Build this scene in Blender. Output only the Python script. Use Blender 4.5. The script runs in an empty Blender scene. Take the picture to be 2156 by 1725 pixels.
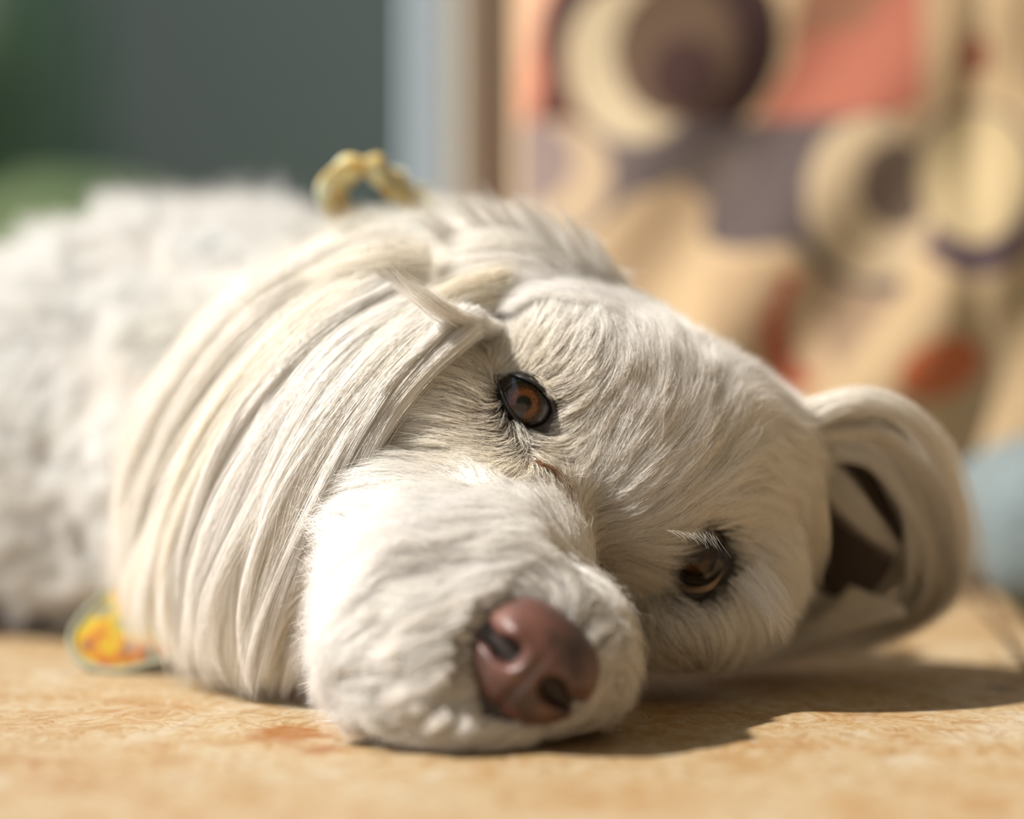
import bpy, bmesh, math, random
import numpy as np
from mathutils import Vector, Matrix
from mathutils.bvhtree import BVHTree
from mathutils.kdtree import KDTree

rng = np.random.default_rng(7)
random.seed(7)
S = bpy.context.scene
C = S.collection
PI = math.pi

# ------------------------------------------------------------------ camera
F = 85 / 36 * 2156            # focal length in photo pixels
CAMZ = 0.090
TH = math.atan(52.5 / F)      # slight downward pitch
FOCUS = 0.648
cd = bpy.data.cameras.new('camera')
cam = bpy.data.objects.new('camera', cd)
C.objects.link(cam)
cam.location = (0, 0, CAMZ)
cam.rotation_euler = (PI / 2 - TH, 0, 0)
cd.lens = 85
cd.sensor_width = 36
cd.sensor_fit = 'HORIZONTAL'
cd.clip_start = 0.01
cd.dof.use_dof = True
cd.dof.focus_distance = FOCUS
cd.dof.aperture_fstop = 3.3
S.camera = cam

# ------------------------------------------------------------------ view / cycles
S.view_settings.view_transform = 'Standard'
S.view_settings.look = 'None'
S.view_settings.gamma = 1
S.view_settings.use_curve_mapping = False
S.view_settings.exposure = 0.12
S.cycles.max_bounces = 12
S.cycles.diffuse_bounces = 8
S.cycles.glossy_bounces = 3
S.cycles.transmission_bounces = 8
S.cycles.transparent_max_bounces = 6
S.cycles.caustics_reflective = False
S.cycles.caustics_refractive = False
S.cycles.use_denoising = True
S.cycles.use_adaptive_sampling = True
S.cycles.adaptive_threshold = 0.03
S.cycles_curves.shape = 'RIBBONS' if hasattr(S, 'cycles_curves') else None

# ------------------------------------------------------------------ world, sun, window light
w = bpy.data.worlds.new('world')
S.world = w
w.use_nodes = True
bg = w.node_tree.nodes['Background']
bg.inputs[0].default_value = (0.72, 0.84, 1.0, 1)
bg.inputs[1].default_value = 0.95

SUN_TRAVEL = Vector((0.68, 0.10, -0.72)).normalized()
ld = bpy.data.lights.new('sun', 'SUN')
ld.energy = 7.3
ld.angle = math.radians(0.8)
ld.color = (1.0, 0.93, 0.845)
sun = bpy.data.objects.new('sun', ld)
C.objects.link(sun)
sun.rotation_euler = SUN_TRAVEL.to_track_quat('-Z', 'Y').to_euler()

# ------------------------------------------------------------------ helpers
def P(px, py, d):
    """photo pixel + distance along the camera axis -> world point"""
    x = (px - 1078) / F * d
    yc = -(py - 862.5) / F * d
    return Vector((x, d * math.cos(TH) + yc * math.sin(TH), CAMZ - d * math.sin(TH) + yc * math.cos(TH)))


def proj(p):
    """world points (n,3) -> photo pixels (n,2)"""
    p = np.asarray(p, float)
    dy, dz = p[:, 1], p[:, 2] - CAMZ
    d = dy * math.cos(TH) - dz * math.sin(TH)
    yc = dy * math.sin(TH) + dz * math.cos(TH)
    return np.stack([1078 + F * p[:, 0] / d, 862.5 - F * yc / d], 1)


def srgb(r, g, b, a=1.0):
    f = lambda c: (c / 255 / 12.92) if c / 255 <= 0.04045 else ((c / 255 + 0.055) / 1.055) ** 2.4
    return (f(r), f(g), f(b), a)


def mat(name):
    m = bpy.data.materials.new(name)
    m.use_nodes = True
    nt = m.node_tree
    return m, nt, nt.nodes['Principled BSDF']


def simple(name, col, rough=0.5, **kw):
    m, nt, b = mat(name)
    b.inputs['Base Color'].default_value = col
    b.inputs['Roughness'].default_value = rough
    for k, v in kw.items():
        b.inputs[k.replace('_', ' ')].default_value = v
    return m


def N(nt, t, **kw):
    n = nt.nodes.new(t)
    for k, v in kw.items():
        setattr(n, k, v)
    return n


def ramp(nt, stops, interp='LINEAR'):
    r = nt.nodes.new('ShaderNodeValToRGB')
    r.color_ramp.interpolation = interp
    while len(r.color_ramp.elements) < len(stops):
        r.color_ramp.elements.new(0.5)
    for e, (p, c) in zip(r.color_ramp.elements, stops):
        e.position = p
        e.color = c
    return r


def mesh_obj(name, verts, faces, m, parent=None, smooth=True):
    me = bpy.data.meshes.new(name)
    me.from_pydata([tuple(v) for v in verts], [], [tuple(f) for f in faces])
    me.validate()
    if smooth:
        me.polygons.foreach_set('use_smooth', [True] * len(me.polygons))
    me.update()
    o = bpy.data.objects.new(name, me)
    C.objects.link(o)
    if m:
        me.materials.append(m)
    if parent:
        attach(o, parent)
    return o


def tag(o, label=None, cat=None, group=None, kind=None):
    for k, v in (('label', label), ('category', cat), ('group', group), ('kind', kind)):
        if v:
            o[k] = v
    return o


def box(name, lo, hi, m, bevel=0.0, parent=None):
    bm = bmesh.new()
    bmesh.ops.create_cube(bm, size=1)
    for v in bm.verts:
        v.co = Vector([lo[i] + (v.co[i] + 0.5) * (hi[i] - lo[i]) for i in range(3)])
    if bevel:
        bmesh.ops.bevel(bm, geom=bm.edges[:], offset=bevel, segments=3, affect='EDGES', profile=0.5)
    me = bpy.data.meshes.new(name)
    bm.to_mesh(me)
    bm.free()
    o = bpy.data.objects.new(name, me)
    C.objects.link(o)
    me.materials.append(m)
    if parent:
        attach(o, parent)
    return o


def attach(o, parent):
    """parent without moving: geometry is written in world coordinates"""
    o.parent = parent
    top = parent
    while top.parent:
        top = top.parent
    o.matrix_parent_inverse = Matrix.Translation(top.location).inverted() if parent is top else Matrix.Identity(4)


def color_attr(o, cols):
    a = o.data.color_attributes.new('col', 'FLOAT_COLOR', 'POINT')
    a.data.foreach_set('color', np.asarray(cols, np.float32).ravel())


_wv = rng.normal(size=(3, 24, 3))
_wp = rng.uniform(0, 2 * PI, size=(3, 24))


def noise3(p, scale):
    """smooth pseudo-noise, three channels about -1..1"""
    p = np.asarray(p)
    out = []
    for k in range(3):
        a = (p / scale) @ _wv[k].T * 1.6 + _wp[k]
        out.append(np.sin(a).sum(1) / 3.6)
    return np.stack(out, 1)


def unit(v):
    return v / np.maximum(np.linalg.norm(v, axis=-1, keepdims=True), 1e-9)


# ------------------------------------------------------------------ floor, wall, window
def floor_material():
    m, nt, b = mat('floor_stone')
    L = nt.links.new
    tc = N(nt, 'ShaderNodeTexCoord')
    mp = N(nt, 'ShaderNodeMapping')
    mp.inputs['Rotation'].default_value = (0, 0, 0.5)
    mp.inputs['Scale'].default_value = (1.0, 0.55, 1.0)
    L(tc.outputs['Object'], mp.inputs['Vector'])
    n1 = N(nt, 'ShaderNodeTexNoise')
    n1.inputs['Scale'].default_value = 26
    n1.inputs['Detail'].default_value = 7
    n1.inputs['Roughness'].default_value = 0.62
    n1.inputs['Distortion'].default_value = 0.9
    L(mp.outputs[0], n1.inputs['Vector'])
    r1 = ramp(nt, [(0.30, srgb(196, 136, 70)), (0.44, srgb(218, 176, 116)), (0.56, srgb(230, 204, 156)), (0.70, srgb(250, 240, 214))])
    L(n1.outputs['Fac'], r1.inputs['Fac'])
    n2 = N(nt, 'ShaderNodeTexNoise')
    n2.inputs['Scale'].default_value = 5.5
    n2.inputs['Detail'].default_value = 8
    n2.inputs['Roughness'].default_value = 0.7
    n2.inputs['Distortion'].default_value = 1.6
    L(mp.outputs[0], n2.inputs['Vector'])
    r2 = ramp(nt, [(0.60, (0, 0, 0, 1)), (0.74, (1, 1, 1, 1))])
    L(n2.outputs['Fac'], r2.inputs['Fac'])
    # streaks of fine grain
    n3 = N(nt, 'ShaderNodeTexNoise')
    n3.inputs['Scale'].default_value = 120
    n3.inputs['Detail'].default_value = 6
    n3.inputs['Roughness'].default_value = 0.75
    n3.inputs['Distortion'].default_value = 2.0
    L(mp.outputs[0], n3.inputs['Vector'])
    r3 = ramp(nt, [(0.36, srgb(180, 124, 66)), (0.5, srgb(228, 196, 144)), (0.66, srgb(252, 240, 212))])
    L(n3.outputs['Fac'], r3.inputs['Fac'])
    mx = N(nt, 'ShaderNodeMix', data_type='RGBA')
    mx.inputs[0].default_value = 0.55
    L(r1.outputs[0], mx.inputs[6])
    L(r3.outputs[0], mx.inputs[7])
    # ochre stains
    sep = N(nt, 'ShaderNodeSeparateXYZ')
    L(tc.outputs['Object'], sep.inputs[0])
    cur = mx.outputs[2]

    def stain(cur, pos, rx, ry, col, rough_scale, lo, hi, amount):
        d = N(nt, 'ShaderNodeVectorMath', operation='SUBTRACT')
        L(tc.outputs['Object'], d.inputs[0])
        d.inputs[1].default_value = pos
        sc = N(nt, 'ShaderNodeVectorMath', operation='MULTIPLY')
        L(d.outputs[0], sc.inputs[0])
        sc.inputs[1].default_value = (1 / rx, 1 / ry, 0)
        ln = N(nt, 'ShaderNodeVectorMath', operation='LENGTH')
        L(sc.outputs[0], ln.inputs[0])
        nn = N(nt, 'ShaderNodeTexNoise')
        nn.inputs['Scale'].default_value = rough_scale
        nn.inputs['Detail'].default_value = 8
        nn.inputs['Roughness'].default_value = 0.75
        nn.inputs['Distortion'].default_value = 1.0
        L(tc.outputs['Object'], nn.inputs['Vector'])
        ad_ = N(nt, 'ShaderNodeMath', operation='MULTIPLY_ADD')
        L(nn.outputs['Fac'], ad_.inputs[0])
        ad_.inputs[1].default_value = 2.6
        ad_.inputs[2].default_value = -1.3
        sm = N(nt, 'ShaderNodeMath', operation='SUBTRACT')
        L(ln.outputs['Value'], sm.inputs[0])
        L(ad_.outputs[0], sm.inputs[1])
        mr = N(nt, 'ShaderNodeMapRange')
        mr.inputs['From Min'].default_value = hi
        mr.inputs['From Max'].default_value = lo
        mr.inputs['To Min'].default_value = 0
        mr.inputs['To Max'].default_value = amount
        L(sm.outputs[0], mr.inputs['Value'])
        m2 = N(nt, 'ShaderNodeMix', data_type='RGBA')
        L(mr.outputs[0], m2.inputs[0])
        L(cur, m2.inputs[6])
        m2.inputs[7].default_value = col
        return m2.outputs[2]

    def fp(px, py):
        t = CAMZ / -(P(px, py, 1).z - CAMZ)
        q = P(px, py, t)
        return (q.x, q.y, 0)

    m1 = N(nt, 'ShaderNodeMix', data_type='RGBA')
    sc_ = N(nt, 'ShaderNodeMath', operation='MULTIPLY')
    sc_.inputs[1].default_value = 0.45
    L(r2.outputs[0], sc_.inputs[0])
    L(sc_.outputs[0], m1.inputs[0])
    L(cur, m1.inputs[6])
    m1.inputs[7].default_value = srgb(208, 138, 66)
    cur = m1.outputs[2]
    cur = stain(cur, fp(600, 1548), 0.013, 0.022, srgb(190, 116, 48), 110, 0.4, 1.0, 0.75)
    cur = stain(cur, fp(680, 1580), 0.006, 0.008, srgb(184, 106, 42), 130, 0.4, 1.0, 0.8)
    cur = stain(cur, fp(2110, 1450), 0.012, 0.022, srgb(70, 52, 40), 260, 0.1, 0.5, 0.7)
    # grout joint that runs away on the right, tiles beyond it
    a, bb = Vector(fp(2156, 1392)), Vector(fp(2072, 1272))
    dirv = (bb - a).normalized()
    nrm = Vector((dirv.y, -dirv.x, 0))
    dp = N(nt, 'ShaderNodeVectorMath', operation='DOT_PRODUCT')
    L(tc.outputs['Object'], dp.inputs[0])
    dp.inputs[1].default_value = nrm
    off = nrm.dot(a)

    def joint(cur, off, src):
        s1 = N(nt, 'ShaderNodeMath', operation='SUBTRACT')
        L(src, s1.inputs[0])
        s1.inputs[1].default_value = off
        ab = N(nt, 'ShaderNodeMath', operation='ABSOLUTE')
        L(s1.outputs[0], ab.inputs[0])
        mr = N(nt, 'ShaderNodeMapRange')
        mr.inputs['From Min'].default_value = 0.0022
        mr.inputs['From Max'].default_value = 0.0014
        L(ab.outputs[0], mr.inputs['Value'])
        m2 = N(nt, 'ShaderNodeMix', data_type='RGBA')
        L(mr.outputs[0], m2.inputs[0])
        L(cur, m2.inputs[6])
        m2.inputs[7].default_value = srgb(96, 70, 46)
        return m2.outputs[2], mr.outputs[0]
    cur, g1 = joint(cur, off, dp.outputs['Value'])
    cur, g2 = joint(cur, off - 0.6, dp.outputs['Value'])
    dk = N(nt, 'ShaderNodeMix', data_type='RGBA', blend_type='MULTIPLY')
    dk.inputs[0].default_value = 1.0
    L(cur, dk.inputs[6])
    dk.inputs[7].default_value = (0.49, 0.50, 0.545, 1)
    L(dk.outputs[2], b.inputs['Base Color'])
    b.inputs['Roughness'].default_value = 0.55
    b.inputs['Specular IOR Level'].default_value = 0.25
    bp = N(nt, 'ShaderNodeBump')
    bp.inputs['Strength'].default_value = 0.25
    bp.inputs['Distance'].default_value = 0.0006
    L(n3.outputs['Fac'], bp.inputs['Height'])
    L(bp.outputs[0], b.inputs['Normal'])
    return m


WY_ = 1.36
M_floor = floor_material()
fl = box('floor', (-1.3, -1.6, -0.12), (1.4, WY_ + 0.14, 0.0), M_floor)
tag(fl, kind='structure')

M_frame = simple('white_window_frame_paint', srgb(190, 210, 226), 0.45)
M_wall = simple('plaster_wall', srgb(205, 192, 190), 0.9)
M_glass, nt, b = mat('window_glass')
b.inputs['Base Color'].default_value = (1, 1, 1, 1)
b.inputs['Roughness'].default_value = 0.0
b.inputs['Transmission Weight'].default_value = 1.0
b.inputs['IOR'].default_value = 1.05


def xat(px, d):
    return (px - 1078) / F * d


WY = 1.36
wall = box('wall_back', (xat(1000, WY), WY + 0.0, 0), (1.4, WY + 0.12, 2.3), M_wall)
tag(wall, kind='structure')
M_room = simple('room_paint', srgb(214, 208, 202), 0.9)
tag(box('wall_right', (1.4, -1.6, 0), (1.5, WY + 0.12, 2.3), M_room), kind='structure')
tag(box('wall_front', (-1.3, -1.7, 0), (1.5, -1.6, 2.3), M_room), kind='structure')
tag(box('ceiling', (-0.9, -1.7, 2.3), (1.5, WY + 0.12, 2.4), M_room), kind='structure')
# glazed door leaf: stiles, rails, pane
dr = bpy.data.objects.new('window_1', None)
C.objects.link(dr)
dr.location = (xat(400, WY), WY, 0)
tag(dr, kind='structure')
box('window_frame', (xat(856, WY), WY - 0.02, 0.0), (xat(950, WY), WY + 0.04, 2.3), M_frame, 0.003, dr)
box('window_frame', (-1.2, WY - 0.02, 0.0), (-1.13, WY + 0.04, 2.3), M_frame, 0.003, dr)
box('window_frame', (-1.13, WY - 0.02, 0.0), (xat(856, WY), WY + 0.04, 0.05), M_frame, 0.003, dr)
box('window_frame', (-1.13, WY - 0.02, 2.24), (xat(856, WY), WY + 0.04, 2.3), M_frame, 0.003, dr)
box('window_pane', (-1.13, WY + 0.008, 0.05), (xat(856, WY), WY + 0.012, 2.24), M_glass, 0, dr)
jm = box('trim_1', (xat(952, WY), WY - 0.022, 0.0), (xat(1000, WY), WY + 0.12, 2.3), simple('cream_trim_paint', srgb(214, 206, 192), 0.5), 0.004)
tag(jm, kind='structure')


# ------------------------------------------------------------------ garden
def leafy(name, base, hi, scale):
    m, nt, b = mat(name)
    n = N(nt, 'ShaderNodeTexNoise')
    n.inputs['Scale'].default_value = scale
    n.inputs['Detail'].default_value = 5
    r = ramp(nt, [(0.35, base), (0.7, hi)])
    nt.links.new(n.outputs['Fac'], r.inputs['Fac'])
    nt.links.new(r.outputs[0], b.inputs['Base Color'])
    b.inputs['Roughness'].default_value = 0.8
    return m


M_lawn = leafy('lawn_grass', srgb(84, 108, 40), srgb(120, 138, 62), 6)
M_hedge = leafy('hedge_leaves', srgb(62, 76, 62), srgb(92, 106, 84), 9)
lw = box('lawn', (-8, -4, -0.22), (4, 6.35, -0.121), M_lawn)
tag(lw, 'short green lawn outside the glass beyond the dog', 'lawn', kind='stuff')


def bush(name, c, r, m, seed, label, cat, amp=0.22):
    bm = bmesh.new()
    bmesh.ops.create_icosphere(bm, subdivisions=5, radius=1)
    vs = np.array([v.co[:] for v in bm.verts])
    nn = noise3(vs * 1.0 + seed, 0.5)
    n2 = noise3(vs * 1.0 + seed, 0.13)
    rr = 1 + amp * 0.5 * nn[:, 0] + amp * 0.5 * n2[:, 1]
    # boxy hedge profile
    vs = np.sign(vs) * np.abs(vs) ** 0.75
    vs = vs * rr[:, None] * np.array(r) + np.array(c)
    vs[:, 2] = np.maximum(vs[:, 2], -0.12)
    for v, p in zip(bm.verts, vs):
        v.co = Vector(p)
    me = bpy.data.meshes.new(name)
    bm.to_mesh(me)
    bm.free()
    me.materials.append(m)
    me.polygons.foreach_set('use_smooth', [True] * len(me.polygons))
    o = bpy.data.objects.new(name, me)
    C.objects.link(o)
    tag(o, label, cat)
    return o


bush('garden_shrub', (-0.58, 3.6, 0.02), (0.52, 0.4, 0.33), leafy('shrub_leaves', srgb(68, 84, 42), srgb(90, 104, 58), 9), 3.1,
     'green low rounded shrub outside the window at far left', 'shrub', 0.12)
bush('garden_hedge', (-1.75, 5.4, 0.4), (0.75, 0.5, 1.3), M_hedge, 5.7,
     'tall dark green hedge behind the low shrub outside', 'hedge')
gw = box('garden_wall', (-3.5, 6.4, -0.12), (1.5, 6.6, 2.6), simple('grey_garden_wall_render', srgb(94, 100, 96), 0.9))
tag(gw, 'dark grey garden wall far outside the window', 'wall')


# ------------------------------------------------------------------ patterned cushion
def polymask(x, y, pts):
    ins = np.zeros(x.shape, bool)
    n = len(pts)
    for i in range(n):
        x1, y1 = pts[i]
        x2, y2 = pts[(i + 1) % n]
        c = ((y1 > y) != (y2 > y)) & (x < (x2 - x1) * (y - y1) / ((y2 - y1) or 1e-9) + x1)
        ins ^= c
    return ins


def ell(x, y, cx, cy, rx, ry, ang=0):
    a = math.radians(ang)
    u = (x - cx) * math.cos(a) + (y - cy) * math.sin(a)
    v = -(x - cx) * math.sin(a) + (y - cy) * math.cos(a)
    return (u / rx) ** 2 + (v / ry) ** 2 < 1


def cloth_colors(x, y):
    beige = srgb(222, 196, 152)
    col = np.tile(np.array(beige), (len(x), 1))

    def put(mask, c):
        col[mask] = np.array(srgb(*c))
    grey = (112, 99, 94)
    put(polymask(x, y, [(1060, -60), (1160, -60), (1130, 140), (1085, 300), (1060, 420)]), (222, 180, 145))
    put(polymask(x, y, [(1160, -60), (1290, -60), (1180, 120), (1140, 300), (1080, 300), (1100, 120)]), (216, 148, 118))
    put(ell(x, y, 1390, 80, 255, 235), (58, 18, 8))  # dark maroon disc beneath the crescent shapes
    put(polymask(x, y, [(1180, 60), (1240, 0), (1240, 250), (1120, 330), (1130, 200)]), (96, 50, 32))
    put(polymask(x, y, [(1585, 262), (1665, 130), (1710, -80), (1935, -80), (1940, 230), (1800, 262)]), (202, 128, 102))
    put(polymask(x, y, [(1660, 90), (1700, -80), (1900, -80), (1820, 60)]), (178, 128, 98))
    put(polymask(x, y, [(1130, 300), (1300, 250), (1500, 262), (1900, 240), (1750, 330), (1710, 430), (1720, 520), (1900, 590), (1890, 630), (1740, 590), (1660, 520), (1560, 530),
                        (1500, 520), (1440, 430), (1350, 400), (1230, 500), (1040, 470), (1040, 330)]), grey)
    put(ell(x, y, 1480, 380, 110, 60, -30), (132, 118, 108))
    put(ell(x, y, 1330, 130, 135, 172, -12), (205, 188, 152))
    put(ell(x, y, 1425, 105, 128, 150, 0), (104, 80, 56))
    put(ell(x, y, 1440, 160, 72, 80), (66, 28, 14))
    put(ell(x, y, 1165, 370, 125, 128), (196, 174, 140))
    put(ell(x, y, 1105, 330, 105, 95), (150, 132, 122))
    put(polymask(x, y, [(1200, 590), (1360, 410), (1430, 380), (1490, 430), (1480, 500), (1330, 660)]), (218, 190, 148))
    put(ell(x, y, 2050, 400, 150, 182), (128, 110, 104))
    put(ell(x, y, 2050, 455, 128, 125), (100, 80, 88))
    put(ell(x, y, 1830, 420, 138, 172), (226, 204, 164))
    put(ell(x, y, 1885, 390, 82, 92), (134, 115, 98))
    put(ell(x, y, 2050, 370, 118, 142), (218, 198, 152))
    put(ell(x, y, 2050, 118, 28, 46), (150, 52, 36))
    put(polymask(x, y, [(2040, -80), (2062, -80), (2062, 80), (2038, 80)]), (150, 134, 100))  # fold crease, its shade painted into the cloth colour
    put(polymask(x, y, [(1935, -80), (1990, -80), (1970, 200), (1935, 220)]), (212, 180, 140))
    put(ell(x, y, 1668, 700, 66, 125, -8), (206, 104, 68))
    put(ell(x, y, 1712, 690, 62, 105, -8), (230, 200, 160))
    put(polymask(x, y, [(1715, 600), (1885, 625), (1840, 690), (1760, 790)]), (188, 162, 130))
    put(polymask(x, y, [(1500, 560), (1600, 540), (1640, 600), (1580, 720), (1520, 760), (1480, 680)]), (206, 178, 138))
    put(ell(x, y, 1980, 775, 98, 62, -20), (226, 134, 84))
    put(ell(x, y, 2300, 150, 120, 160), grey)
    put(ell(x, y, 2330, 150, 90, 120), beige_t)
    put(ell(x, y, 2330, 600, 110, 130), (206, 122, 92))
    col[:, :3] = np.clip(col[:, :3], 0, 1) ** 1.1 * np.array([0.72, 0.71, 0.76])
    return col


beige_t = (222, 196, 152)


def cushion():
    D = 1.055
    x0, x1, y0, y1 = 1094, 2560, -520, 1200
    nu, nv = 330, 300
    u = np.linspace(-1, 1, nu)
    v = np.linspace(-1, 1, nv)
    U, V = np.meshgrid(u, v, indexing='ij')
    prof = (np.clip(1 - np.abs(U) ** 3.2, 0, 1) * np.clip(1 - np.abs(V) ** 3.2, 0, 1)) ** 0.55
    # corners pull in a little
    inset = 1 - 0.035 * (1 - np.abs(np.roll(U, 0)) ** 2) * np.abs(V) ** 6
    X = (x0 + x1) / 2 + (x1 - x0) / 2 * U
    Y = (y0 + y1) / 2 + (y1 - y0) / 2 * V * inset
    Xf, Yf = X.ravel(), Y.ravel()
    pts = []
    wr = 0.0035 * np.sin(V * 7 + 2.2 * U + 1.0) * np.sin(U * 9 + 0.7) + 0.003 * np.exp(-((X - 2050) / 40) ** 2) + 0.0025 * np.sin((X + Y * 0.8) / 70.0)
    ca = -(Y - 862.5) / F * D
    base_y = D + 0.06 * (1 - V)
    fy = base_y - 0.05
    ca = -(Y - 862.5) / F * fy
    xs = (X - 1078) / F * fy          # leans back towards the wall
    zz = CAMZ - fy * math.sin(TH) + ca
    front = np.stack([xs, base_y - 0.055 * prof + wr * prof, zz], -1).reshape(-1, 3)
    back = np.stack([xs, base_y + 0.05 * prof, zz], -1).reshape(-1, 3)
    verts = np.concatenate([front, back])
    faces = []
    n = nu * nv
    idx = np.arange(n).reshape(nu, nv)
    a, b_, c, d = idx[:-1, :-1].ravel(), idx[1:, :-1].ravel(), idx[1:, 1:].ravel(), idx[:-1, 1:].ravel()
    faces += np.stack([a, d, c, b_], 1).tolist()
    faces += (np.stack([a, b_, c, d], 1) + n).tolist()
    m, nt, b = mat('printed_cotton')
    at = N(nt, 'ShaderNodeAttribute', attribute_name='col')
    nt.links.new(at.outputs['Color'], b.inputs['Base Color'])
    b.inputs['Roughness'].default_value = 0.9
    wv = N(nt, 'ShaderNodeTexWave')
    wv.inputs['Scale'].default_value = 300
    bp = N(nt, 'ShaderNodeBump')
    bp.inputs['Strength'].default_value = 0.15
    nt.links.new(wv.outputs['Fac'], bp.inputs['Height'])
    nt.links.new(bp.outputs[0], b.inputs['Normal'])
    root = bpy.data.objects.new('patterned_cushion', None)
    C.objects.link(root)
    root.location = (0.17, 1.1, 0.0)
    tag(root, 'beige cushion printed with grey, orange and maroon rings leaning behind the dog', 'cushion')
    o = mesh_obj('cushion_cover', verts, faces, m, root)
    bm = bmesh.new()
    bm.from_mesh(o.data)
    bmesh.ops.remove_doubles(bm, verts=bm.verts, dist=1e-6)
    bm.to_mesh(o.data)
    bm.free()
    vs = np.empty(len(o.data.vertices) * 3)
    o.data.vertices.foreach_get('co', vs)
    vs = vs.reshape(-1, 3)
    px = 1078 + vs[:, 0] / D * F
    py = 862.5 - (vs[:, 2] - CAMZ + D * math.sin(TH)) / D * F
    # undo the lean: the print is laid out on the flat cloth
    for _ in range(3):
        by = D + 0.06 * (1 - ((py - (y0 + y1) / 2) / ((y1 - y0) / 2)))
        by = by - 0.05
        px = 1078 + vs[:, 0] / by * F
        py = 862.5 - (vs[:, 2] - CAMZ + by * math.sin(TH)) / by * F
    color_attr(o, cloth_colors(px, py))
    # piped seam
    edge = [(u_, -1) for u_ in np.linspace(-1, 1, 60)] + [(1, v_) for v_ in np.linspace(-1, 1, 60)] + [(u_, 1) for u_ in np.linspace(1, -1, 60)] + [(-1, v_) for v_ in np.linspace(1, -1, 60)]
    path = []
    for (uu, vv) in edge:
        ins = 1 - 0.035 * (1 - abs(uu) ** 2) * abs(vv) ** 6
        XX = (x0 + x1) / 2 + (x1 - x0) / 2 * uu
        YY = (y0 + y1) / 2 + (y1 - y0) / 2 * vv * ins
        by = D + 0.06 * (1 - vv)
        fy = by - 0.05
        path.append(((XX - 1078) / F * fy, by, CAMZ - fy * math.sin(TH) - (YY - 862.5) / F * fy))
    tube('piping', path, 0.0022, simple('beige_piping', srgb(214, 190, 150), 0.9), root, closed=True)


def tube(name, path, r, m, parent=None, closed=False, seg=10):
    path = [Vector(p) for p in path]
    n = len(path)
    verts, faces = [], []
    rr = r if hasattr(r, '__len__') else [r] * n
    for i, p in enumerate(path):
        a = path[(i - 1) % n] if (closed or i > 0) else p
        b_ = path[(i + 1) % n] if (closed or i < n - 1) else p
        t = (b_ - a)
        if t.length < 1e-9:
            t = Vector((1, 0, 0))
        t.normalize()
        up = Vector((0, 1, 0)) if abs(t.y) < 0.9 else Vector((1, 0, 0))
        s = t.cross(up).normalized()
        q = s.cross(t)
        for k in range(seg):
            an = 2 * PI * k / seg
            verts.append(p + (s * math.cos(an) + q * math.sin(an)) * rr[i])
    for i in range(n if closed else n - 1):
        for k in range(seg):
            a, b_ = i * seg + k, i * seg + (k + 1) % seg
            c, d = ((i + 1) % n) * seg + (k + 1) % seg, ((i + 1) % n) * seg + k
            faces.append((a, b_, c, d))
    if not closed:
        faces.append(tuple(range(seg - 1, -1, -1)))
        faces.append(tuple(range((n - 1) * seg, n * seg)))
    return mesh_obj(name, verts, faces, m, parent)


cushion()


# ------------------------------------------------------------------ grey floor cushion (bed)
def bed():
    m, nt, b = mat('blue_grey_fleece')
    n = N(nt, 'ShaderNodeTexNoise')
    n.inputs['Scale'].default_value = 60
    n.inputs['Detail'].default_value = 4
    r = ramp(nt, [(0.3, srgb(88, 100, 104)), (0.7, srgb(116, 128, 130))])
    nt.links.new(n.outputs['Fac'], r.inputs['Fac'])
    nt.links.new(r.outputs[0], b.inputs['Base Color'])
    b.inputs['Roughness'].default_value = 0.95
    cx, cy, hx, hy, H = 0.392, 0.895, 0.222, 0.112, 0.072
    nu, nv = 96, 24
    verts, faces = [], []
    for j in range(nv + 1):
        ph = -PI / 2 + PI * j / nv
        for i in range(nu):
            th = 2 * PI * i / nu
            e = 0.2
            cxx = math.copysign(abs(math.cos(th)) ** e, math.cos(th))
            syy = math.copysign(abs(math.sin(th)) ** e, math.sin(th))
            k = abs(math.cos(ph)) ** 0.25
            z = H / 2 + math.copysign(abs(math.sin(ph)) ** 0.8, math.sin(ph)) * H / 2
            wob = 1 + 0.006 * math.sin(5 * th) + 0.004 * math.sin(9 * th + 1)
            x = cx + hx * cxx * (0.25 * 0 + k) * wob
            y = cy + hy * syy * k * wob
            z += 0.003 * math.sin(x * 40) * math.sin(y * 33) * (z > 0.03)
            x, y = cx + (x - cx) * 0.9928 + (y - cy) * 0.1197, cy - (x - cx) * 0.1197 + (y - cy) * 0.9928
            verts.append((x, y, max(z, 0.0005)))
    for j in range(nv):
        for i in range(nu):
            a, b_ = j * nu + i, j * nu + (i + 1) % nu
            faces.append((a, b_, b_ + nu, a + nu))
    o = mesh_obj('floor_cushion', verts, faces, m)
    tag(o, 'thick blue-grey fleece floor cushion behind the ear at the right edge', 'floor cushion')


bed()

# ------------------------------------------------------------------ dog: skin surface from blended blobs
MM = 0.001
blobs = []   # centre, radii(3), rotation (columns = axes), blend


def blob(px, py, d, rx, ry, rz, ang=0.0):
    """rx, ry in photo pixels at that distance, rz in metres (depth), ang in image degrees clockwise"""
    c = np.array(P(px, py, d))
    s = d / F
    a = math.radians(ang)
    R = np.array([[math.cos(a), 0, -math.sin(a)], [0, 1, 0], [-(-math.sin(a)), 0, math.cos(a)]])
    ax = np.array([math.cos(a), 0, -math.sin(a)])     # along angle (image down = -z)
    az = np.array([-math.sin(a), 0, -math.cos(a)])
    ay = np.array([0, 1.0, 0])
    blobs.append((c, np.array([rx * s, rz, ry * s]), np.stack([ax, ay, az], 0)))


def wblob(c, r):
    blobs.append((np.array(c, float), np.array(r, float), np.eye(3)))


def capsule(p0, p1, r0, r1, n=7):
    p0, p1 = np.array(p0, float), np.array(p1, float)
    for i in range(n):
        t = i / (n - 1)
        r = r0 + (r1 - r0) * t
        blobs.append((p0 + (p1 - p0) * t, np.array([r, r, r]), np.eye(3)))


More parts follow.
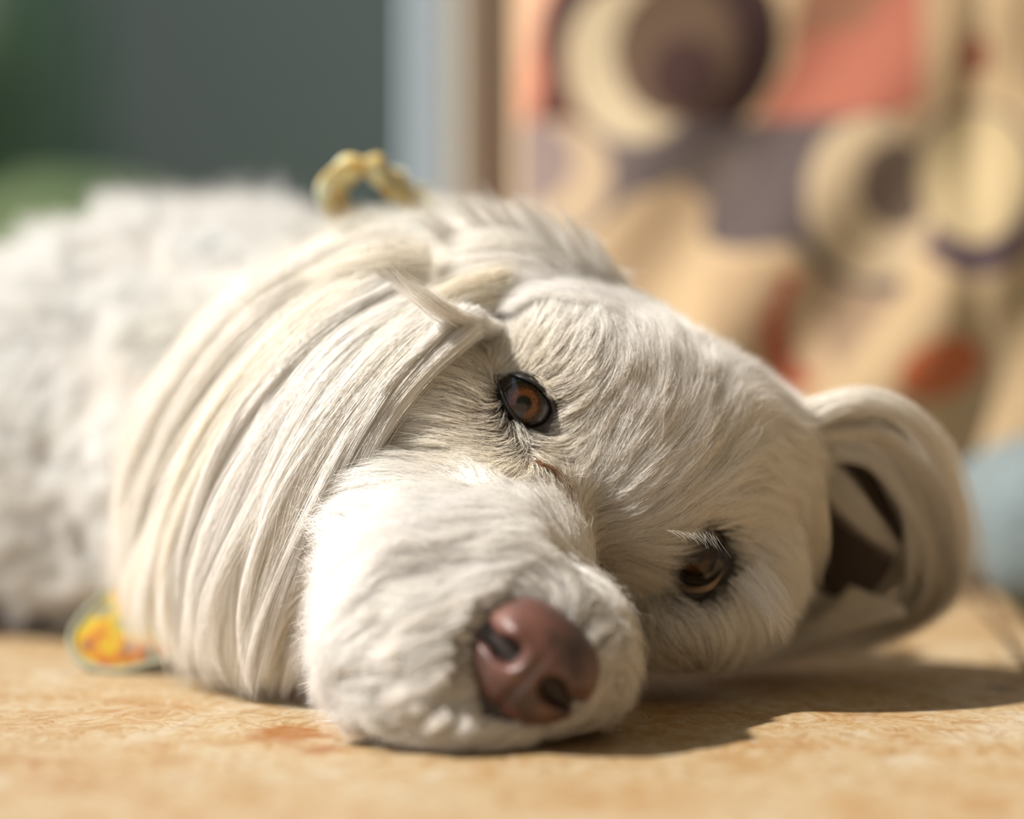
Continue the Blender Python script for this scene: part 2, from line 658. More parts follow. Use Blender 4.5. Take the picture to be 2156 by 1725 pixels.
# skull, brows, cheeks, muzzle
blob(1290, 960, 0.716, 345, 285, 0.058, 42)
blob(1235, 800, 0.690, 190, 140, 0.030, 40)      # forehead left
blob(1430, 960, 0.712, 190, 190, 0.036, 42)      # forehead right
blob(1090, 640, 0.735, 170, 130, 0.040, 30)      # back of the crown
blob(1560, 960, 0.735, 150, 130, 0.040, 42)      # far ear base
blob(960, 900, 0.690, 190, 170, 0.034, 30)       # left cheek by the ear
blob(860, 1100, 0.676, 165, 170, 0.034, 0)       # jowl left
blob(1070, 1010, 0.668, 130, 80, 0.022, 10)      # under the left eye
blob(1535, 1200, 0.716, 120, 150, 0.034, 0)      # right cheek
blob(1420, 1295, 0.708, 130, 85, 0.036, 0)       # right jaw
blob(1060, 1190, 0.650, 170, 160, 0.036, 20)     # bridge
blob(1080, 1350, 0.618, 205, 175, 0.030, 42)     # muzzle
blob(1180, 1390, 0.620, 140, 120, 0.028, 42)     # right lip
blob(900, 1255, 0.642, 205, 172, 0.038, 80)      # left lip
blob(900, 1430, 0.628, 150, 120, 0.036, 30)      # chin side
blob(880, 1350, 0.628, 110, 110, 0.032, 0)
blob(1000, 1500, 0.618, 160, 80, 0.030, 10)      # chin
# neck, shoulders, trunk
blob(930, 790, 0.775, 290, 290, 0.055, 0)
blob(780, 960, 0.80, 330, 350, 0.075, 0)
blob(560, 960, 0.86, 380, 400, 0.085, 0)
wblob((-0.12, 0.935, 0.070), (0.105, 0.115, 0.080))
wblob((-0.25, 0.98, 0.062), (0.13, 0.115, 0.066))
wblob((-0.37, 1.03, 0.068), (0.12, 0.12, 0.076))
capsule((-0.10, 0.90, 0.04), (0.02, 0.86, 0.022), 0.030, 0.020)     # forelegs folded under
capsule((0.02, 0.86, 0.022), (0.09, 0.87, 0.017), 0.020, 0.016)
capsule((-0.38, 0.98, 0.05), (-0.26, 0.90, 0.028), 0.05, 0.026)     # hind leg
capsule((-0.26, 0.90, 0.028), (-0.36, 0.86, 0.02), 0.024, 0.018)
capsule((-0.36, 0.86, 0.02), (-0.27, 0.83, 0.018), 0.018, 0.016)
capsule((-0.48, 1.07, 0.08), (-0.56, 0.98, 0.02), 0.02, 0.012)      # tail


def sdf(p, k=0.013):
    """smooth union of ellipsoids, p (n,3)"""
    acc = None
    for c, r, R in blobs:
        q = (p - c) @ R.T
        k0 = np.linalg.norm(q / r, axis=1)
        k1 = np.linalg.norm(q / (r * r), axis=1)
        d = k0 * (k0 - 1) / np.maximum(k1, 1e-9)
        if acc is None:
            acc = d
        else:
            h = np.clip(0.5 + 0.5 * (acc - d) / k, 0, 1)
            acc = acc * (1 - h) + d * h - k * h * (1 - h)
    # keep above the floor (soft flattening where the dog rests)
    f = 0.0015 - p[:, 2]
    h = np.clip(0.5 - 0.5 * (acc - f) / 0.004, 0, 1)
    return acc * (1 - h) + f * h + 0.004 * h * (1 - h)


def surface_nets(lo, hi, h):
    dims = [int(math.ceil((hi[i] - lo[i]) / h)) + 1 for i in range(3)]
    ax = [lo[i] + h * np.arange(dims[i]) for i in range(3)]
    f = np.empty(dims, np.float32)
    for i in range(dims[0]):
        Y, Z = np.meshgrid(ax[1], ax[2], indexing='ij')
        p = np.stack([np.full(Y.size, ax[0][i]), Y.ravel(), Z.ravel()], 1)
        f[i] = sdf(p).reshape(dims[1], dims[2])
    nx, ny, nz = [d - 1 for d in dims]
    corner = [(a, b_, c) for a in (0, 1) for b_ in (0, 1) for c in (0, 1)]
    cf = np.stack([f[a:a + nx, b_:b_ + ny, c:c + nz] for a, b_, c in corner], 0)
    s = cf < 0
    mask = s.any(0) & (~s.all(0))
    cells = np.argwhere(mask)
    vals = cf[:, mask]
    acc = np.zeros((len(cells), 3))
    cnt = np.zeros(len(cells))
    for i in range(8):
        for j in range(i + 1, 8):
            di = np.array(corner[j]) - np.array(corner[i])
            if np.abs(di).sum() != 1:
                continue
            a, b_ = vals[i], vals[j]
            cr = (a < 0) != (b_ < 0)
            t = np.where(cr, a / np.where(cr, a - b_, 1), 0)
            pos = np.array(corner[i])[None] + t[:, None] * di[None]
            acc += pos * cr[:, None]
            cnt += cr
    v = (cells + acc / cnt[:, None]) * h + np.array(lo)
    idx = -np.ones((nx, ny, nz), np.int64)
    idx[mask] = np.arange(len(cells))
    faces = []
    inside = f < 0
    for axn in range(3):
        o = [slice(1, -1)] * 3
        o[axn] = slice(0, -1)
        e0 = inside[tuple(slice(1, dims[k] - 1) if k != axn else slice(0, dims[k] - 1) for k in range(3))]
        e1 = inside[tuple(slice(1, dims[k] - 1) if k != axn else slice(1, dims[k]) for k in range(3))]
        ch = np.argwhere(e0 != e1)
        sgn = e0[tuple(ch.T)]
        base = ch.copy()
        for k in range(3):
            if k != axn:
                base[:, k] += 1
        b1, b2 = (axn + 1) % 3, (axn + 2) % 3
        q = []
        for (d1, d2) in ((-1, -1), (0, -1), (0, 0), (-1, 0)):
            cc = base.copy()
            cc[:, b1] += d1
            cc[:, b2] += d2
            q.append(idx[tuple(cc.T)])
        q = np.stack(q, 1)
        q[~sgn] = q[~sgn][:, ::-1]
        faces.append(q)
    return v, np.concatenate(faces)


SV, SF = surface_nets((-0.60, 0.56, -0.004), (0.16, 1.18, 0.20), 0.0025)
print('skin', len(SV), len(SF))
bvh = BVHTree.FromPolygons([tuple(v) for v in SV], [tuple(f) for f in SF])


def hit(px, py):
    o = cam.location.copy()
    r = bvh.ray_cast(o, (P(px, py, 1) - o).normalized())
    return r


dog = bpy.data.objects.new('dog', None)
C.objects.link(dog)
dog.location = (0.0, 0.75, 0.0)
tag(dog, 'cream white long-eared dog lying with its head on the sunlit floor', 'dog')

LE = (1110, 853)    # left eye in the photo
RE = (1468, 1182)
le_hit, re_hit = hit(*LE)[0], hit(*RE)[0]
print('eyes', le_hit, re_hit)
NOSE = P(1116, 1402, 0.590)

# per-vertex pigmentation of the skin
px = proj(SV)
dE = np.linalg.norm(SV - np.array(le_hit), axis=1)
dR = np.linalg.norm(SV - np.array(re_hit), axis=1)
dN = np.linalg.norm(SV - np.array(NOSE), axis=1)
pink = np.array([0.80, 0.68, 0.58])
dark = np.array([0.035, 0.026, 0.024])
dP = np.linalg.norm((px - np.array([1078, 886])) / np.array([80, 88]), axis=1)
wd = np.clip(1 - (dE - 0.010) / 0.005, 0, 1)
wd = np.maximum(wd, np.clip(1 - (dR - 0.015) / 0.006, 0, 1))
wd = np.maximum(wd, 0.9 * np.clip(1.3 - dP, 0, 0.4) / 0.4 * (dE < 0.04))
wn = np.clip(1 - (dN - 0.019) / 0.008, 0, 1)
wd = np.maximum(wd, wn)
sc = pink[None] * (1 - wd[:, None]) + dark[None] * wd[:, None]
m_skin, nt, b = mat('dog_skin')
at = N(nt, 'ShaderNodeAttribute', attribute_name='col')
nt.links.new(at.outputs['Color'], b.inputs['Base Color'])
b.inputs['Roughness'].default_value = 0.6
body = mesh_obj('body', SV, SF, m_skin, dog)
color_attr(body, np.concatenate([sc, np.ones((len(sc), 1))], 1))

# ------------------------------------------------------------------ fur
m_fur, nt, b = mat('fur')
nt.nodes.remove(b)
out = nt.nodes['Material Output']
at = N(nt, 'ShaderNodeAttribute', attribute_name='col')
df = N(nt, 'ShaderNodeBsdfDiffuse')
tr = N(nt, 'ShaderNodeBsdfTranslucent')
gl = N(nt, 'ShaderNodeBsdfAnisotropic')
gl.inputs['Roughness'].default_value = 0.38
gl.inputs['Color'].default_value = (1, 0.97, 0.92, 1)
mx1 = N(nt, 'ShaderNodeMixShader')
mx1.inputs[0].default_value = 0.40
mx2 = N(nt, 'ShaderNodeMixShader')
mx2.inputs[0].default_value = 0.06
L = nt.links.new
L(at.outputs['Color'], df.inputs['Color'])
L(at.outputs['Color'], tr.inputs['Color'])
L(df.outputs[0], mx1.inputs[1])
L(tr.outputs[0], mx1.inputs[2])
L(mx1.outputs[0], mx2.inputs[1])
L(gl.outputs[0], mx2.inputs[2])
L(mx2.outputs[0], out.inputs['Surface'])


def make_hair(name, pts, rad0, col, parent, m=m_fur, taper=0.75):
    """pts (n,k,3), rad0 (n,), col (n,3)"""
    n, k, _ = pts.shape
    hc = bpy.data.hair_curves.new(name)
    hc.add_curves([k] * n)
    hc.attributes['position'].data.foreach_set('vector', pts.astype(np.float32).ravel())
    s = np.linspace(0, 1, k)
    prof = (1 - taper * s ** 1.6)
    prof[-1] *= 0.4
    rad = rad0[:, None] * prof[None]
    ra = hc.attributes.get('radius') or hc.attributes.new('radius', 'FLOAT', 'POINT')
    ra.data.foreach_set('value', rad.astype(np.float32).ravel())
    ca = hc.attributes.new('col', 'FLOAT_COLOR', 'CURVE')
    ca.data.foreach_set('color', np.concatenate([col, np.ones((n, 1))], 1).astype(np.float32).ravel())
    hc.materials.append(m)
    o = bpy.data.objects.new(name, hc)
    C.objects.link(o)
    attach(o, parent)
    return o


def catmull(pts, k):
    pts = np.array(pts, float)
    P_ = np.vstack([2 * pts[0] - pts[1], pts, 2 * pts[-1] - pts[-2]])
    n = len(pts) - 1
    t = np.linspace(0, n, k)
    i = np.minimum(t.astype(int), n - 1)
    u = (t - i)[:, None]
    p0, p1, p2, p3 = P_[i], P_[i + 1], P_[i + 2], P_[i + 3]
    return 0.5 * ((2 * p1) + (-p0 + p2) * u + (2 * p0 - 5 * p1 + 4 * p2 - p3) * u ** 2 + (-p0 + 3 * p1 - 3 * p2 + p3) * u ** 3)


EYE_POLY = {
    'L': [(1046, 792), (1068, 788), (1100, 795), (1132, 812), (1158, 842), (1165, 872), (1156, 902), (1142, 930), (1128, 915), (1100, 893), (1074, 862), (1056, 826)],
    'R': [(1398, 1150), (1440, 1112), (1480, 1108), (1515, 1128), (1534, 1165), (1526, 1208), (1500, 1246), (1466, 1266), (1430, 1250), (1405, 1215), (1388, 1185)],
}
NOSE_POLY = [(1000, 1335), (1064, 1272), (1149, 1292), (1225, 1372), (1228, 1434), (1195, 1495), (1119, 1525), (1022, 1508), (1005, 1434)]


# flow guides: px, py, dx, dy (image), length mm, height mm (how high tips stand), tint, frizz
# tint: 0 white, 1 cream/yellow ; dk: share of dark hair
G = [
    # muzzle
    (1190, 1030, -0.5, 0.3, 7, 1.5, 0.4, 0), (1100, 1040, -1, 0.15, 10, 3, 0.1, 0), (1000, 1060, -1, 0.15, 14, 4, 0.0, 0),
    (1000, 1150, -1, 0.25, 18, 5, 0.0, 0), (1120, 1150, -0.7, 0.2, 12, 3, 0.1, 0), (1190, 1150, 0.4, -0.6, 11, 3, 0.1, 0),
    (1230, 1230, 0.6, -0.5, 13, 4, 0.1, 0), (1070, 1230, -0.9, -0.1, 12, 3, 0.2, 0), (860, 1180, -1, 0.25, 22, 6, 0.0, 0),
    (760, 1180, -1, 0.30, 20, 6, 0.0, 0), (960, 1300, -1, 0.25, 20, 5, 0.1, 0), (820, 1330, -1, 0.30, 24, 7, 0.0, 0),
    (940, 1400, -0.9, 0.5, 20, 5, 0.2, 0), (800, 1450, -0.9, 0.5, 22, 6, 0.0, 0), (950, 1500, -0.7, 0.6, 18, 5, 0.3, 0),
    (900, 1540, -0.8, 0.55, 18, 5, 0.1, 0), (1050, 1560, -0.3, 0.9, 14, 4, 0.2, 0), (1150, 1560, -0.05, 1, 12, 4, 0.3, 0),
    (1250, 1510, 0.3, 0.9, 12, 4, 0.3, 0), (1290, 1420, 0.6, 0.7, 14, 4, 0.3, 0), (1270, 1320, 0.8, 0.3, 13, 4, 0.2, 0),
    (1310, 1250, 0.5, 0.7, 12, 3, 0.3, 0), (1340, 1350, 0.3, 0.9, 14, 4, 0.3, 0),
    # left cheek, under the eye
    (820, 1000, -1, 0.40, 22, 6, 0.1, 0), (720, 1050, -1, 0.35, 20, 6, 0.0, 0), (900, 950, -1, 0.22, 20, 5, 0.1, 0),
    (980, 960, -0.95, 0.3, 14, 3, 0.2, 0), (1040, 940, -0.8, 0.55, 9, 2, 0.9, 0.15), (1090, 960, -0.6, 0.75, 8, 2, 0.9, 0.15),
    (1020, 880, -0.95, 0.25, 9, 2, 0.6, 0.12), (1020, 830, -1, 0.0, 9, 2, 0.5, 0.12), (900, 860, -1, 0.15, 20, 5, 0.1, 0), (940, 790, -0.95, 0.15, 20, 5, 0.1, 0),
    (1145, 975, 0.1, 0.9, 5, 1.0, 0.9, 0.3), (960, 1010, -1, 0.2, 15, 3, 0.2, 0.0),
    # lids
    (1060, 775, 0.6, -0.35, 6, 1.5, 0.8, 0.25), (1110, 790, 0.85, 0.30, 6, 1.5, 0.8, 0.25), (1150, 815, 0.75, 0.45, 6, 1.5, 0.8, 0.3),
    (1175, 860, 0.9, -0.15, 9, 2, 0.6, 0.3), (1185, 900, 0.9, -0.35, 10, 2, 0.6, 0.3), (1165, 935, 0.6, -0.1, 6, 1.5, 0.7, 0.3),
    # forehead
    (1060, 720, -0.8, -0.35, 16, 4, 0.1, 0), (1130, 730, -0.3, -0.9, 15, 4, 0.0, 0), (1200, 760, 0.15, -1, 17, 4, 0.0, 0),
    (1100, 650, -0.9, -0.35, 20, 5, 0.0, 0), (1200, 640, -0.7, -0.6, 20, 5, 0.0, 0), (1300, 650, -0.6, -0.75, 18, 4, 0.0, 0),
    (1300, 760, 0.0, -1, 18, 4, 0.0, 0), (1380, 740, 0.2, -1, 18, 4, 0.1, 0), (1240, 850, 0.5, -0.8, 18, 4, 0.0, 0),
    (1210, 950, 0.5, -0.8, 16, 3, 0.0, 0), (1230, 1020, 0.25, -0.95, 15, 3, 0.1, 0), (1320, 900, 0.4, -0.9, 20, 5, 0.1, 0),
    (1420, 850, 0.5, -0.85, 22, 6, 0.1, 0), (1300, 1030, 0.4, -0.9, 18, 5, 0.1, 0), (1400, 960, 0.65, -0.75, 22, 6, 0.1, 0),
    (1500, 900, 0.7, -0.65, 22, 6, 0.2, 0), (1380, 1060, 0.7, -0.7, 20, 5, 0.1, 0), (1500, 1010, 0.85, -0.45, 22, 6, 0.1, 0),
    (1600, 960, 0.9, -0.2, 20, 5, 0.2, 0), (1440, 1085, 0.85, -0.5, 16, 3.5, 0.1, 0.12), (1540, 1085, 0.95, -0.05, 18, 4, 0.2, 0),
    (1350, 1150, 0.75, -0.3, 12, 3, 0.2, 0), (1300, 1120, 0.6, -0.4, 14, 3, 0.2, 0), (1390, 1160, 0.9, -0.35, 9, 2.5, 0.2, 0.2),
    (1370, 1215, 0.7, 0.1, 8, 2, 0.6, 0.25), (1640, 1050, 0.7, 0.6, 20, 5, 0.2, 0), (1600, 1130, 0.55, 0.8, 18, 5, 0.2, 0),
    (1640, 1200, 0.25, 0.95, 18, 5, 0.2, 0), (1560, 1200, 0.6, 0.8, 12, 3, 0.2, 0.05), (1560, 1290, 0.5, 0.85, 22, 6, 0.2, 0), (1480, 1300, 0.2, 0.95, 14, 4, 0.3, 0.1),
    (1400, 1300, -0.1, 1, 12, 3, 0.3, 0.1), (1400, 1380, 0.1, 1, 12, 3, 0.3, 0), (1500, 1360, 0.5, 0.8, 18, 4, 0.3, 0),
    # crown and neck
    (1400, 640, -0.3, -0.9, 16, 4, 0.2, 0), (1000, 620, -1, 0.1, 26, 6, 0.5, 0), (1080, 560, -0.9, -0.4, 26, 7, 0.2, 0), (1180, 540, -0.85, -0.45, 24, 6, 0.1, 0),
    (950, 560, -1, -0.1, 30, 7, 0.3, 0), (850, 640, -0.95, 0.3, 35, 7, 0.3, 0), (900, 720, -0.85, 0.5, 35, 6, 0.3, 0),
    (700, 620, -0.95, 0.35, 32, 7, 0.6, 0), (750, 800, -0.75, 0.7, 40, 6, 0.3, 0), (600, 760, -0.7, 0.7, 34, 7, 0.4, 0),
    (560, 1000, -0.4, 0.9, 40, 6, 0.3, 0), (480, 900, -0.6, 0.8, 34, 7, 0.3, 0), (700, 1000, -0.5, 0.9, 40, 6, 0.3, 0),
    (400, 1100, -0.4, 0.9, 30, 6, 0.1, 0), (600, 1250, -0.3, 0.95, 36, 6, 0.3, 0), (420, 600, -0.9, 0.3, 18, 7, 0.0, 0),
    (200, 600, -0.9, 0.4, 18, 7, 0.0, 0), (100, 900, -0.7, 0.6, 18, 7, 0.0, 0), (300, 1000, -0.6, 0.8, 18, 7, 0.0, 0),
    (100, 1200, -0.5, 0.8, 18, 7, 0.0, 0),
]
nc_ = np.mean(NOSE_POLY, axis=0)
for q_ in catmull([(x_, y_, 0) for x_, y_ in NOSE_POLY + NOSE_POLY[:1]], 17)[:-1, :2]:
    d_ = unit(q_ - nc_)
    dd_ = unit(d_ + np.array([-0.25, 0.1]))
    for f_, l_ in ((10, 6), (38, 9)):
        G.append((q_[0] + d_[0] * f_, q_[1] + d_[1] * f_, dd_[0], dd_[1], l_, 1.5, 0.2, (0.45 if f_ == 10 else 0.12) if d_[1] < 0.2 else 0.1))
gp, gv, gpar = [], [], []
for g in G:
    r = hit(g[0], g[1])
    if r[0] is None:
        print('guide misses', g[:2])
        continue
    gp.append(r[0][:])
    gv.append((g[2], 0.0, -g[3]))
    gpar.append(g[4:8])
for q, v in (((-0.3, 1.1, 0.1), (-1, 0.1, -0.2)), ((-0.5, 1.0, 0.1), (-1, 0, -0.3)), ((0.05, 0.86, 0.02), (1, 0, 0)), ((0.06, 0.78, 0.08), (0.8, 0.5, -0.2)),
             ((0.0, 0.85, 0.12), (-0.5, 0.9, 0))):
    gp.append(q)
    gv.append(v)
    gpar.append((18, 6, 0.1, 0))
gp, gv, gpar = np.array(gp), unit(np.array(gv)), np.array(gpar)


def field(p, sig=0.0075):
    V = np.zeros((len(p), 3))
    A = np.zeros((len(p), 4))
    for s0 in range(0, len(p), 20000):
        q = p[s0:s0 + 20000]
        d2 = ((q[:, None] - gp[None]) ** 2).sum(2)
        ss = sig ** 2 * (1 + d2.min(1) / sig ** 2 * 0.6)
        wgt = np.exp(-(d2 - d2.min(1, keepdims=True)) / (2 * ss[:, None]))
        wgt /= wgt.sum(1, keepdims=True)
        V[s0:s0 + 20000] = wgt @ gv
        A[s0:s0 + 20000] = wgt @ gpar
    return unit(V), A


# root sampling
tri = np.concatenate([SF[:, [0, 1, 2]], SF[:, [0, 2, 3]]])
ta, tb, tcn = SV[tri[:, 0]], SV[tri[:, 1]], SV[tri[:, 2]]
tn = np.cross(tb - ta, tcn - ta)
tarea = np.linalg.norm(tn, axis=1) / 2
tn = unit(tn)
tcen = (ta + tb + tcn) / 3
view = unit(tcen - np.array(cam.location))
facing = -(tn * view).sum(1)
tpx = proj(tcen)
HEADC = np.array(P(1200, 1100, 0.67))
dh = np.linalg.norm(tcen - HEADC, axis=1)
inhead = np.clip(1 - (dh - 0.085) / 0.03, 0, 1)
# vertex normals
vn = np.zeros_like(SV)
for k in range(3):
    np.add.at(vn, tri[:, k], tn * tarea[:, None])
vn = unit(vn)

eye_c = [np.array(le_hit), np.array(re_hit)]


def roots(n, weight):
    pr = tarea * weight
    pr = pr / pr.sum()
    i = rng.choice(len(tri), n, p=pr)
    r1, r2 = np.sqrt(rng.random(n)), rng.random(n)
    a, b_, c = 1 - r1, r1 * (1 - r2), r1 * r2
    p = ta[i] * a[:, None] + tb[i] * b_[:, None] + tcn[i] * c[:, None]
    nn = unit(vn[tri[i, 0]] * a[:, None] + vn[tri[i, 1]] * b_[:, None] + vn[tri[i, 2]] * c[:, None])
    return p, nn


def keep_root(p, nn):
    q = proj(p)
    fr = -(nn * unit(p - np.array(cam.location))).sum(1) > 0
    bad = np.zeros(len(p), bool)
    for k in ('L', 'R'):
        bad |= polymask(q[:, 0], q[:, 1], EYE_POLY[k])
    bad |= polymask(q[:, 0], q[:, 1], NOSE_POLY)
    return ~(bad & fr & (p[:, 1] < 0.74)) & (p[:, 2] > 0.003)


def grow(p, nn, V, Ln, Hh, k=9, wob=0.25, curl=None, grav=0.0):
    """integrate guide hairs along the coat"""
    n = len(p)
    out_ = np.zeros((n, k, 3))
    out_[:, 0] = p
    cur = p.copy()
    step = Ln / (k - 1)
    nrm = nn.copy()
    for j in range(1, k):
        s = j / (k - 1)
        W, _ = field(cur, 0.009)
        W = unit(0.5 * W + 0.5 * V)
        W = W + wob * noise3(cur, 0.016)
        t = W - (W * nrm).sum(1, keepdims=True) * nrm
        t = unit(t)
        dist = np.zeros(n)
        nl = np.zeros((n, 3))
        for i in range(n):
            loc, no, ix, dd = bvh.find_nearest(cur[i])
            if loc is None:
                nl[i] = nrm[i]
                continue
            dist[i] = (Vector(cur[i]) - loc).dot(no)
            nl[i] = no
        nrm = unit(nl * 0.5 + nrm * 0.5)
        want = Hh * (0.25 + 0.75 * s ** 0.7)
        lift = np.clip((want - dist) / step, -0.8, 1.3)
        dv = unit(t + nrm * lift[:, None] + np.array([0, 0, -grav]))
        cur = cur + dv * step[:, None]
        cur[:, 2] = np.maximum(cur[:, 2], 0.0012 + 0.002 * (1 - s))
        out_[:, j] = cur
    if curl is not None:
        amp, freq = curl
        tt = unit(out_[:, -1] - out_[:, 0])
        a1 = unit(np.cross(tt, nn))
        a2 = np.cross(a1, tt)
        ph = rng.uniform(0, 2 * PI, n)
        s = np.linspace(0, 1, k)[None]
        an = 2 * PI * freq[:, None] * s + ph[:, None]
        o = (np.cos(an) - np.cos(ph)[:, None])[..., None] * a1[:, None] + (np.sin(an) - np.sin(ph)[:, None])[..., None] * a2[:, None]
        out_ += o * (amp[:, None] * (s ** 0.7))[..., None]
        out_[..., 2] = np.maximum(out_[..., 2], 0.001)
    return out_


def tint_color(tint, dk, n, jit=0.05):
    white = np.array([0.945, 0.935, 0.925])
    cream = np.array([0.92, 0.84, 0.69])
    t = np.clip(tint + rng.normal(0, 0.12, n), 0, 1)[:, None]
    c = white * (1 - t) + cream * t
    c = c * (1 + rng.normal(0, jit, (n, 1)))
    isd = rng.random(n) < dk
    c[isd] = np.array([0.10, 0.075, 0.06]) * rng.uniform(0.5, 1.6, (isd.sum(), 1))
    return np.clip(c, 0.01, 0.97)


def coat(name, n_guides, n_hairs, weight, seg, wob, clump, frizz, rad, curl=None, keep=None, lenmul=1.0, hmul=1.0, shade=(1, 1, 1)):
    gp0, gn0 = roots(n_guides, weight)
    m_ = keep_root(gp0, gn0)
    gp0, gn0 = gp0[m_], gn0[m_]
    V, A = field(gp0)
    ln = A[:, 0] * MM * lenmul * rng.uniform(0.75, 1.2, len(gp0))
    hh = A[:, 1] * MM * hmul * rng.uniform(0.5, 1.6, len(gp0))
    cu = None
    if curl:
        cu = (curl[0] * rng.uniform(0.6, 1.3, len(gp0)), curl[1] * rng.uniform(0.7, 1.3, len(gp0)))
    guides = grow(gp0, gn0, V, ln, hh, seg, wob, cu)
    kd = KDTree(len(gp0))
    for i, q in enumerate(gp0):
        kd.insert(q, i)
    kd.balance()
    rp, rn = roots(n_hairs, weight)
    m_ = keep_root(rp, rn)
    rp, rn = rp[m_], rn[m_]
    n = len(rp)
    ids = np.zeros((n, 3), int)
    ds = np.zeros((n, 3))
    for i in range(n):
        r = kd.find_n(rp[i], 3)
        for j, (co, ix, dd) in enumerate(r):
            ids[i, j] = ix
            ds[i, j] = dd
    wg = 1 / (ds + 0.0006) ** 1.5
    wg /= wg.sum(1, keepdims=True)
    rel = guides - guides[:, :1]
    base = (rel[ids] * wg[:, :, None, None]).sum(1)
    _, A = field(rp)
    lm = rng.uniform(0.72, 1.12, n)
    pts = rp[:, None] + base * lm[:, None, None]
    s = np.linspace(0, 1, seg)
    cl = clump * s ** 1.3
    tgt = guides[ids[:, 0]]
    tgt = tgt[:, :1] + (tgt - tgt[:, :1]) * lm[:, None, None]
    jitw = rng.uniform(0.35, 1.0, n)
    pts = pts * (1 - (cl[None] * jitw[:, None])[..., None]) + tgt * (cl[None] * jitw[:, None])[..., None]
    fz = rng.normal(0, 1, (n, 1, 3)) * s[None, :, None] ** 1.4 + 0.35 * rng.normal(0, 1, (n, seg, 3)) * s[None, :, None]
    amp = frizz * rng.choice([1.0, 1.0, 1.0, 2.6], n)
    Lh = np.linalg.norm(pts[:, -1] - pts[:, 0], axis=1)
    pts = pts + fz * (amp * Lh)[:, None, None]
    pts[..., 2] = np.maximum(pts[..., 2], 0.0008)
    col = tint_color(A[:, 2], A[:, 3], n)
    col = col * np.array(shade)
    gj = 1 + rng.normal(0, 0.035, len(gp0))
    col = np.clip(col * gj[ids[:, 0]][:, None], 0.01, 0.97)
    return make_hair(name, pts, np.full(n, rad) * rng.uniform(0.7, 1.25, n), col, dog)


front = np.clip(facing + 0.35, 0.03, 1)
MZ = np.array(P(960, 1330, 0.615))
inmuz = np.clip(1 - (np.linalg.norm((tcen - MZ) * np.array([1, 0.9, 1]), axis=1) - 0.036) / 0.012, 0, 1) * (tpx[:, 1] > 1090)
neard = np.linalg.norm((tpx - np.array([1078, 886])) / np.array([80, 88]), axis=1)
thin = 1 - 0.72 * np.clip(1.25 - neard, 0, 0.4) / 0.4
dRt = np.linalg.norm(tcen - np.array(re_hit), axis=1)
thin = thin * (1 - 0.8 * np.clip(1 - (dRt - 0.013) / 0.005, 0, 1))
wh = front * inhead * (1 - 0.85 * inmuz) * thin + 1e-6
coat('face_fur', 9000, 210000, wh, 9, 0.22, 0.52, 0.032, 0.000045)
coat('muzzle_fur', 1700, 62000, front * inmuz + 1e-9, 10, 0.38, 0.8, 0.05, 0.000052, lenmul=1.35, hmul=1.15)
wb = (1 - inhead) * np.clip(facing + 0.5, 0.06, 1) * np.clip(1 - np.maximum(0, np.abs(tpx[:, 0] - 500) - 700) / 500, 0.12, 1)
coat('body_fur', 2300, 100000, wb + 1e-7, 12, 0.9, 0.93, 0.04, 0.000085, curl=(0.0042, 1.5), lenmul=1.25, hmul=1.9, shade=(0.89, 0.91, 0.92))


# ------------------------------------------------------------------ long ear locks
LOCKS = {}


def lock(key, pts, n, r0, r1, r2, tint=0.3, k=14, rad=0.00005, wave=0.0012, cols=None, bright=1.0):
    """pts = [(px,py,depth)...]; hairs run the whole spline inside a flat bundle; r in mm"""
    c = catmull([tuple(P(*q)) for q in pts], k)
    s = np.linspace(0, 1, k)
    r = np.interp(s, [0, 0.45, 1], [r0, r1, r2]) * MM
    tng = unit(np.gradient(c, axis=0))
    vdir = unit(c - np.array(cam.location))
    side = unit(np.cross(tng, vdir))
    nn = unit(np.cross(side, tng))
    u = rng.normal(0, 0.55, n)
    v = rng.normal(0, 0.38, n)
    # sub-strands: hairs gather to a few centres inside the lock
    ns = max(3, n // 60)
    cu, cv = rng.normal(0, 0.6, ns), rng.normal(0, 0.35, ns)
    which = rng.integers(0, ns, n)
    g = np.clip(s ** 0.8 * 0.8, 0, 1)
    uu = u[:, None] * (1 - g) + (cu[which][:, None] + 0.18 * u[:, None]) * g
    vv = v[:, None] * (1 - g) + (cv[which][:, None] + 0.25 * v[:, None]) * g
    ph = rng.uniform(0, 2 * PI, ns)[which]
    fr = rng.uniform(0.7, 1.6, ns)[which]
    wv = wave * np.sin(2 * PI * fr[:, None] * s[None] + ph[:, None]) * s[None]
    wv2 = wave * 0.7 * np.cos(2 * PI * fr[:, None] * s[None] * 1.3 + ph[:, None]) * s[None]
    p = c[None] + side[None] * (uu * r[None] + wv)[..., None] + nn[None] * (vv * r[None] + wv2)[..., None]
    # varied end: trim length
    lm = rng.uniform(0.72, 1.0, n) * rng.choice([1, 1, 0.8], n)
    tt = s[None] * lm[:, None] * (k - 1)
    i0 = np.minimum(tt.astype(int), k - 2)
    f_ = (tt - i0)[..., None]
    ar = np.arange(n)[:, None]
    p = p[ar, i0] * (1 - f_) + p[ar, i0 + 1] * f_
    p += rng.normal(0, 0.00035, (n, 1, 3)) * s[None, :, None] * rng.choice([1, 1, 1, 4], n)[:, None, None]
    p[..., 2] = np.maximum(p[..., 2], 0.0008)
    col = tint_color(np.full(n, tint), 0, n) if cols is None else cols(n)
    st = 1 + rng.normal(0, 0.05, ns)[which]
    col = np.clip(col * bright * st[:, None], 0, 0.97)
    LOCKS.setdefault(key, []).append((p, np.full(n, rad) * rng.uniform(0.7, 1.3, n), col))


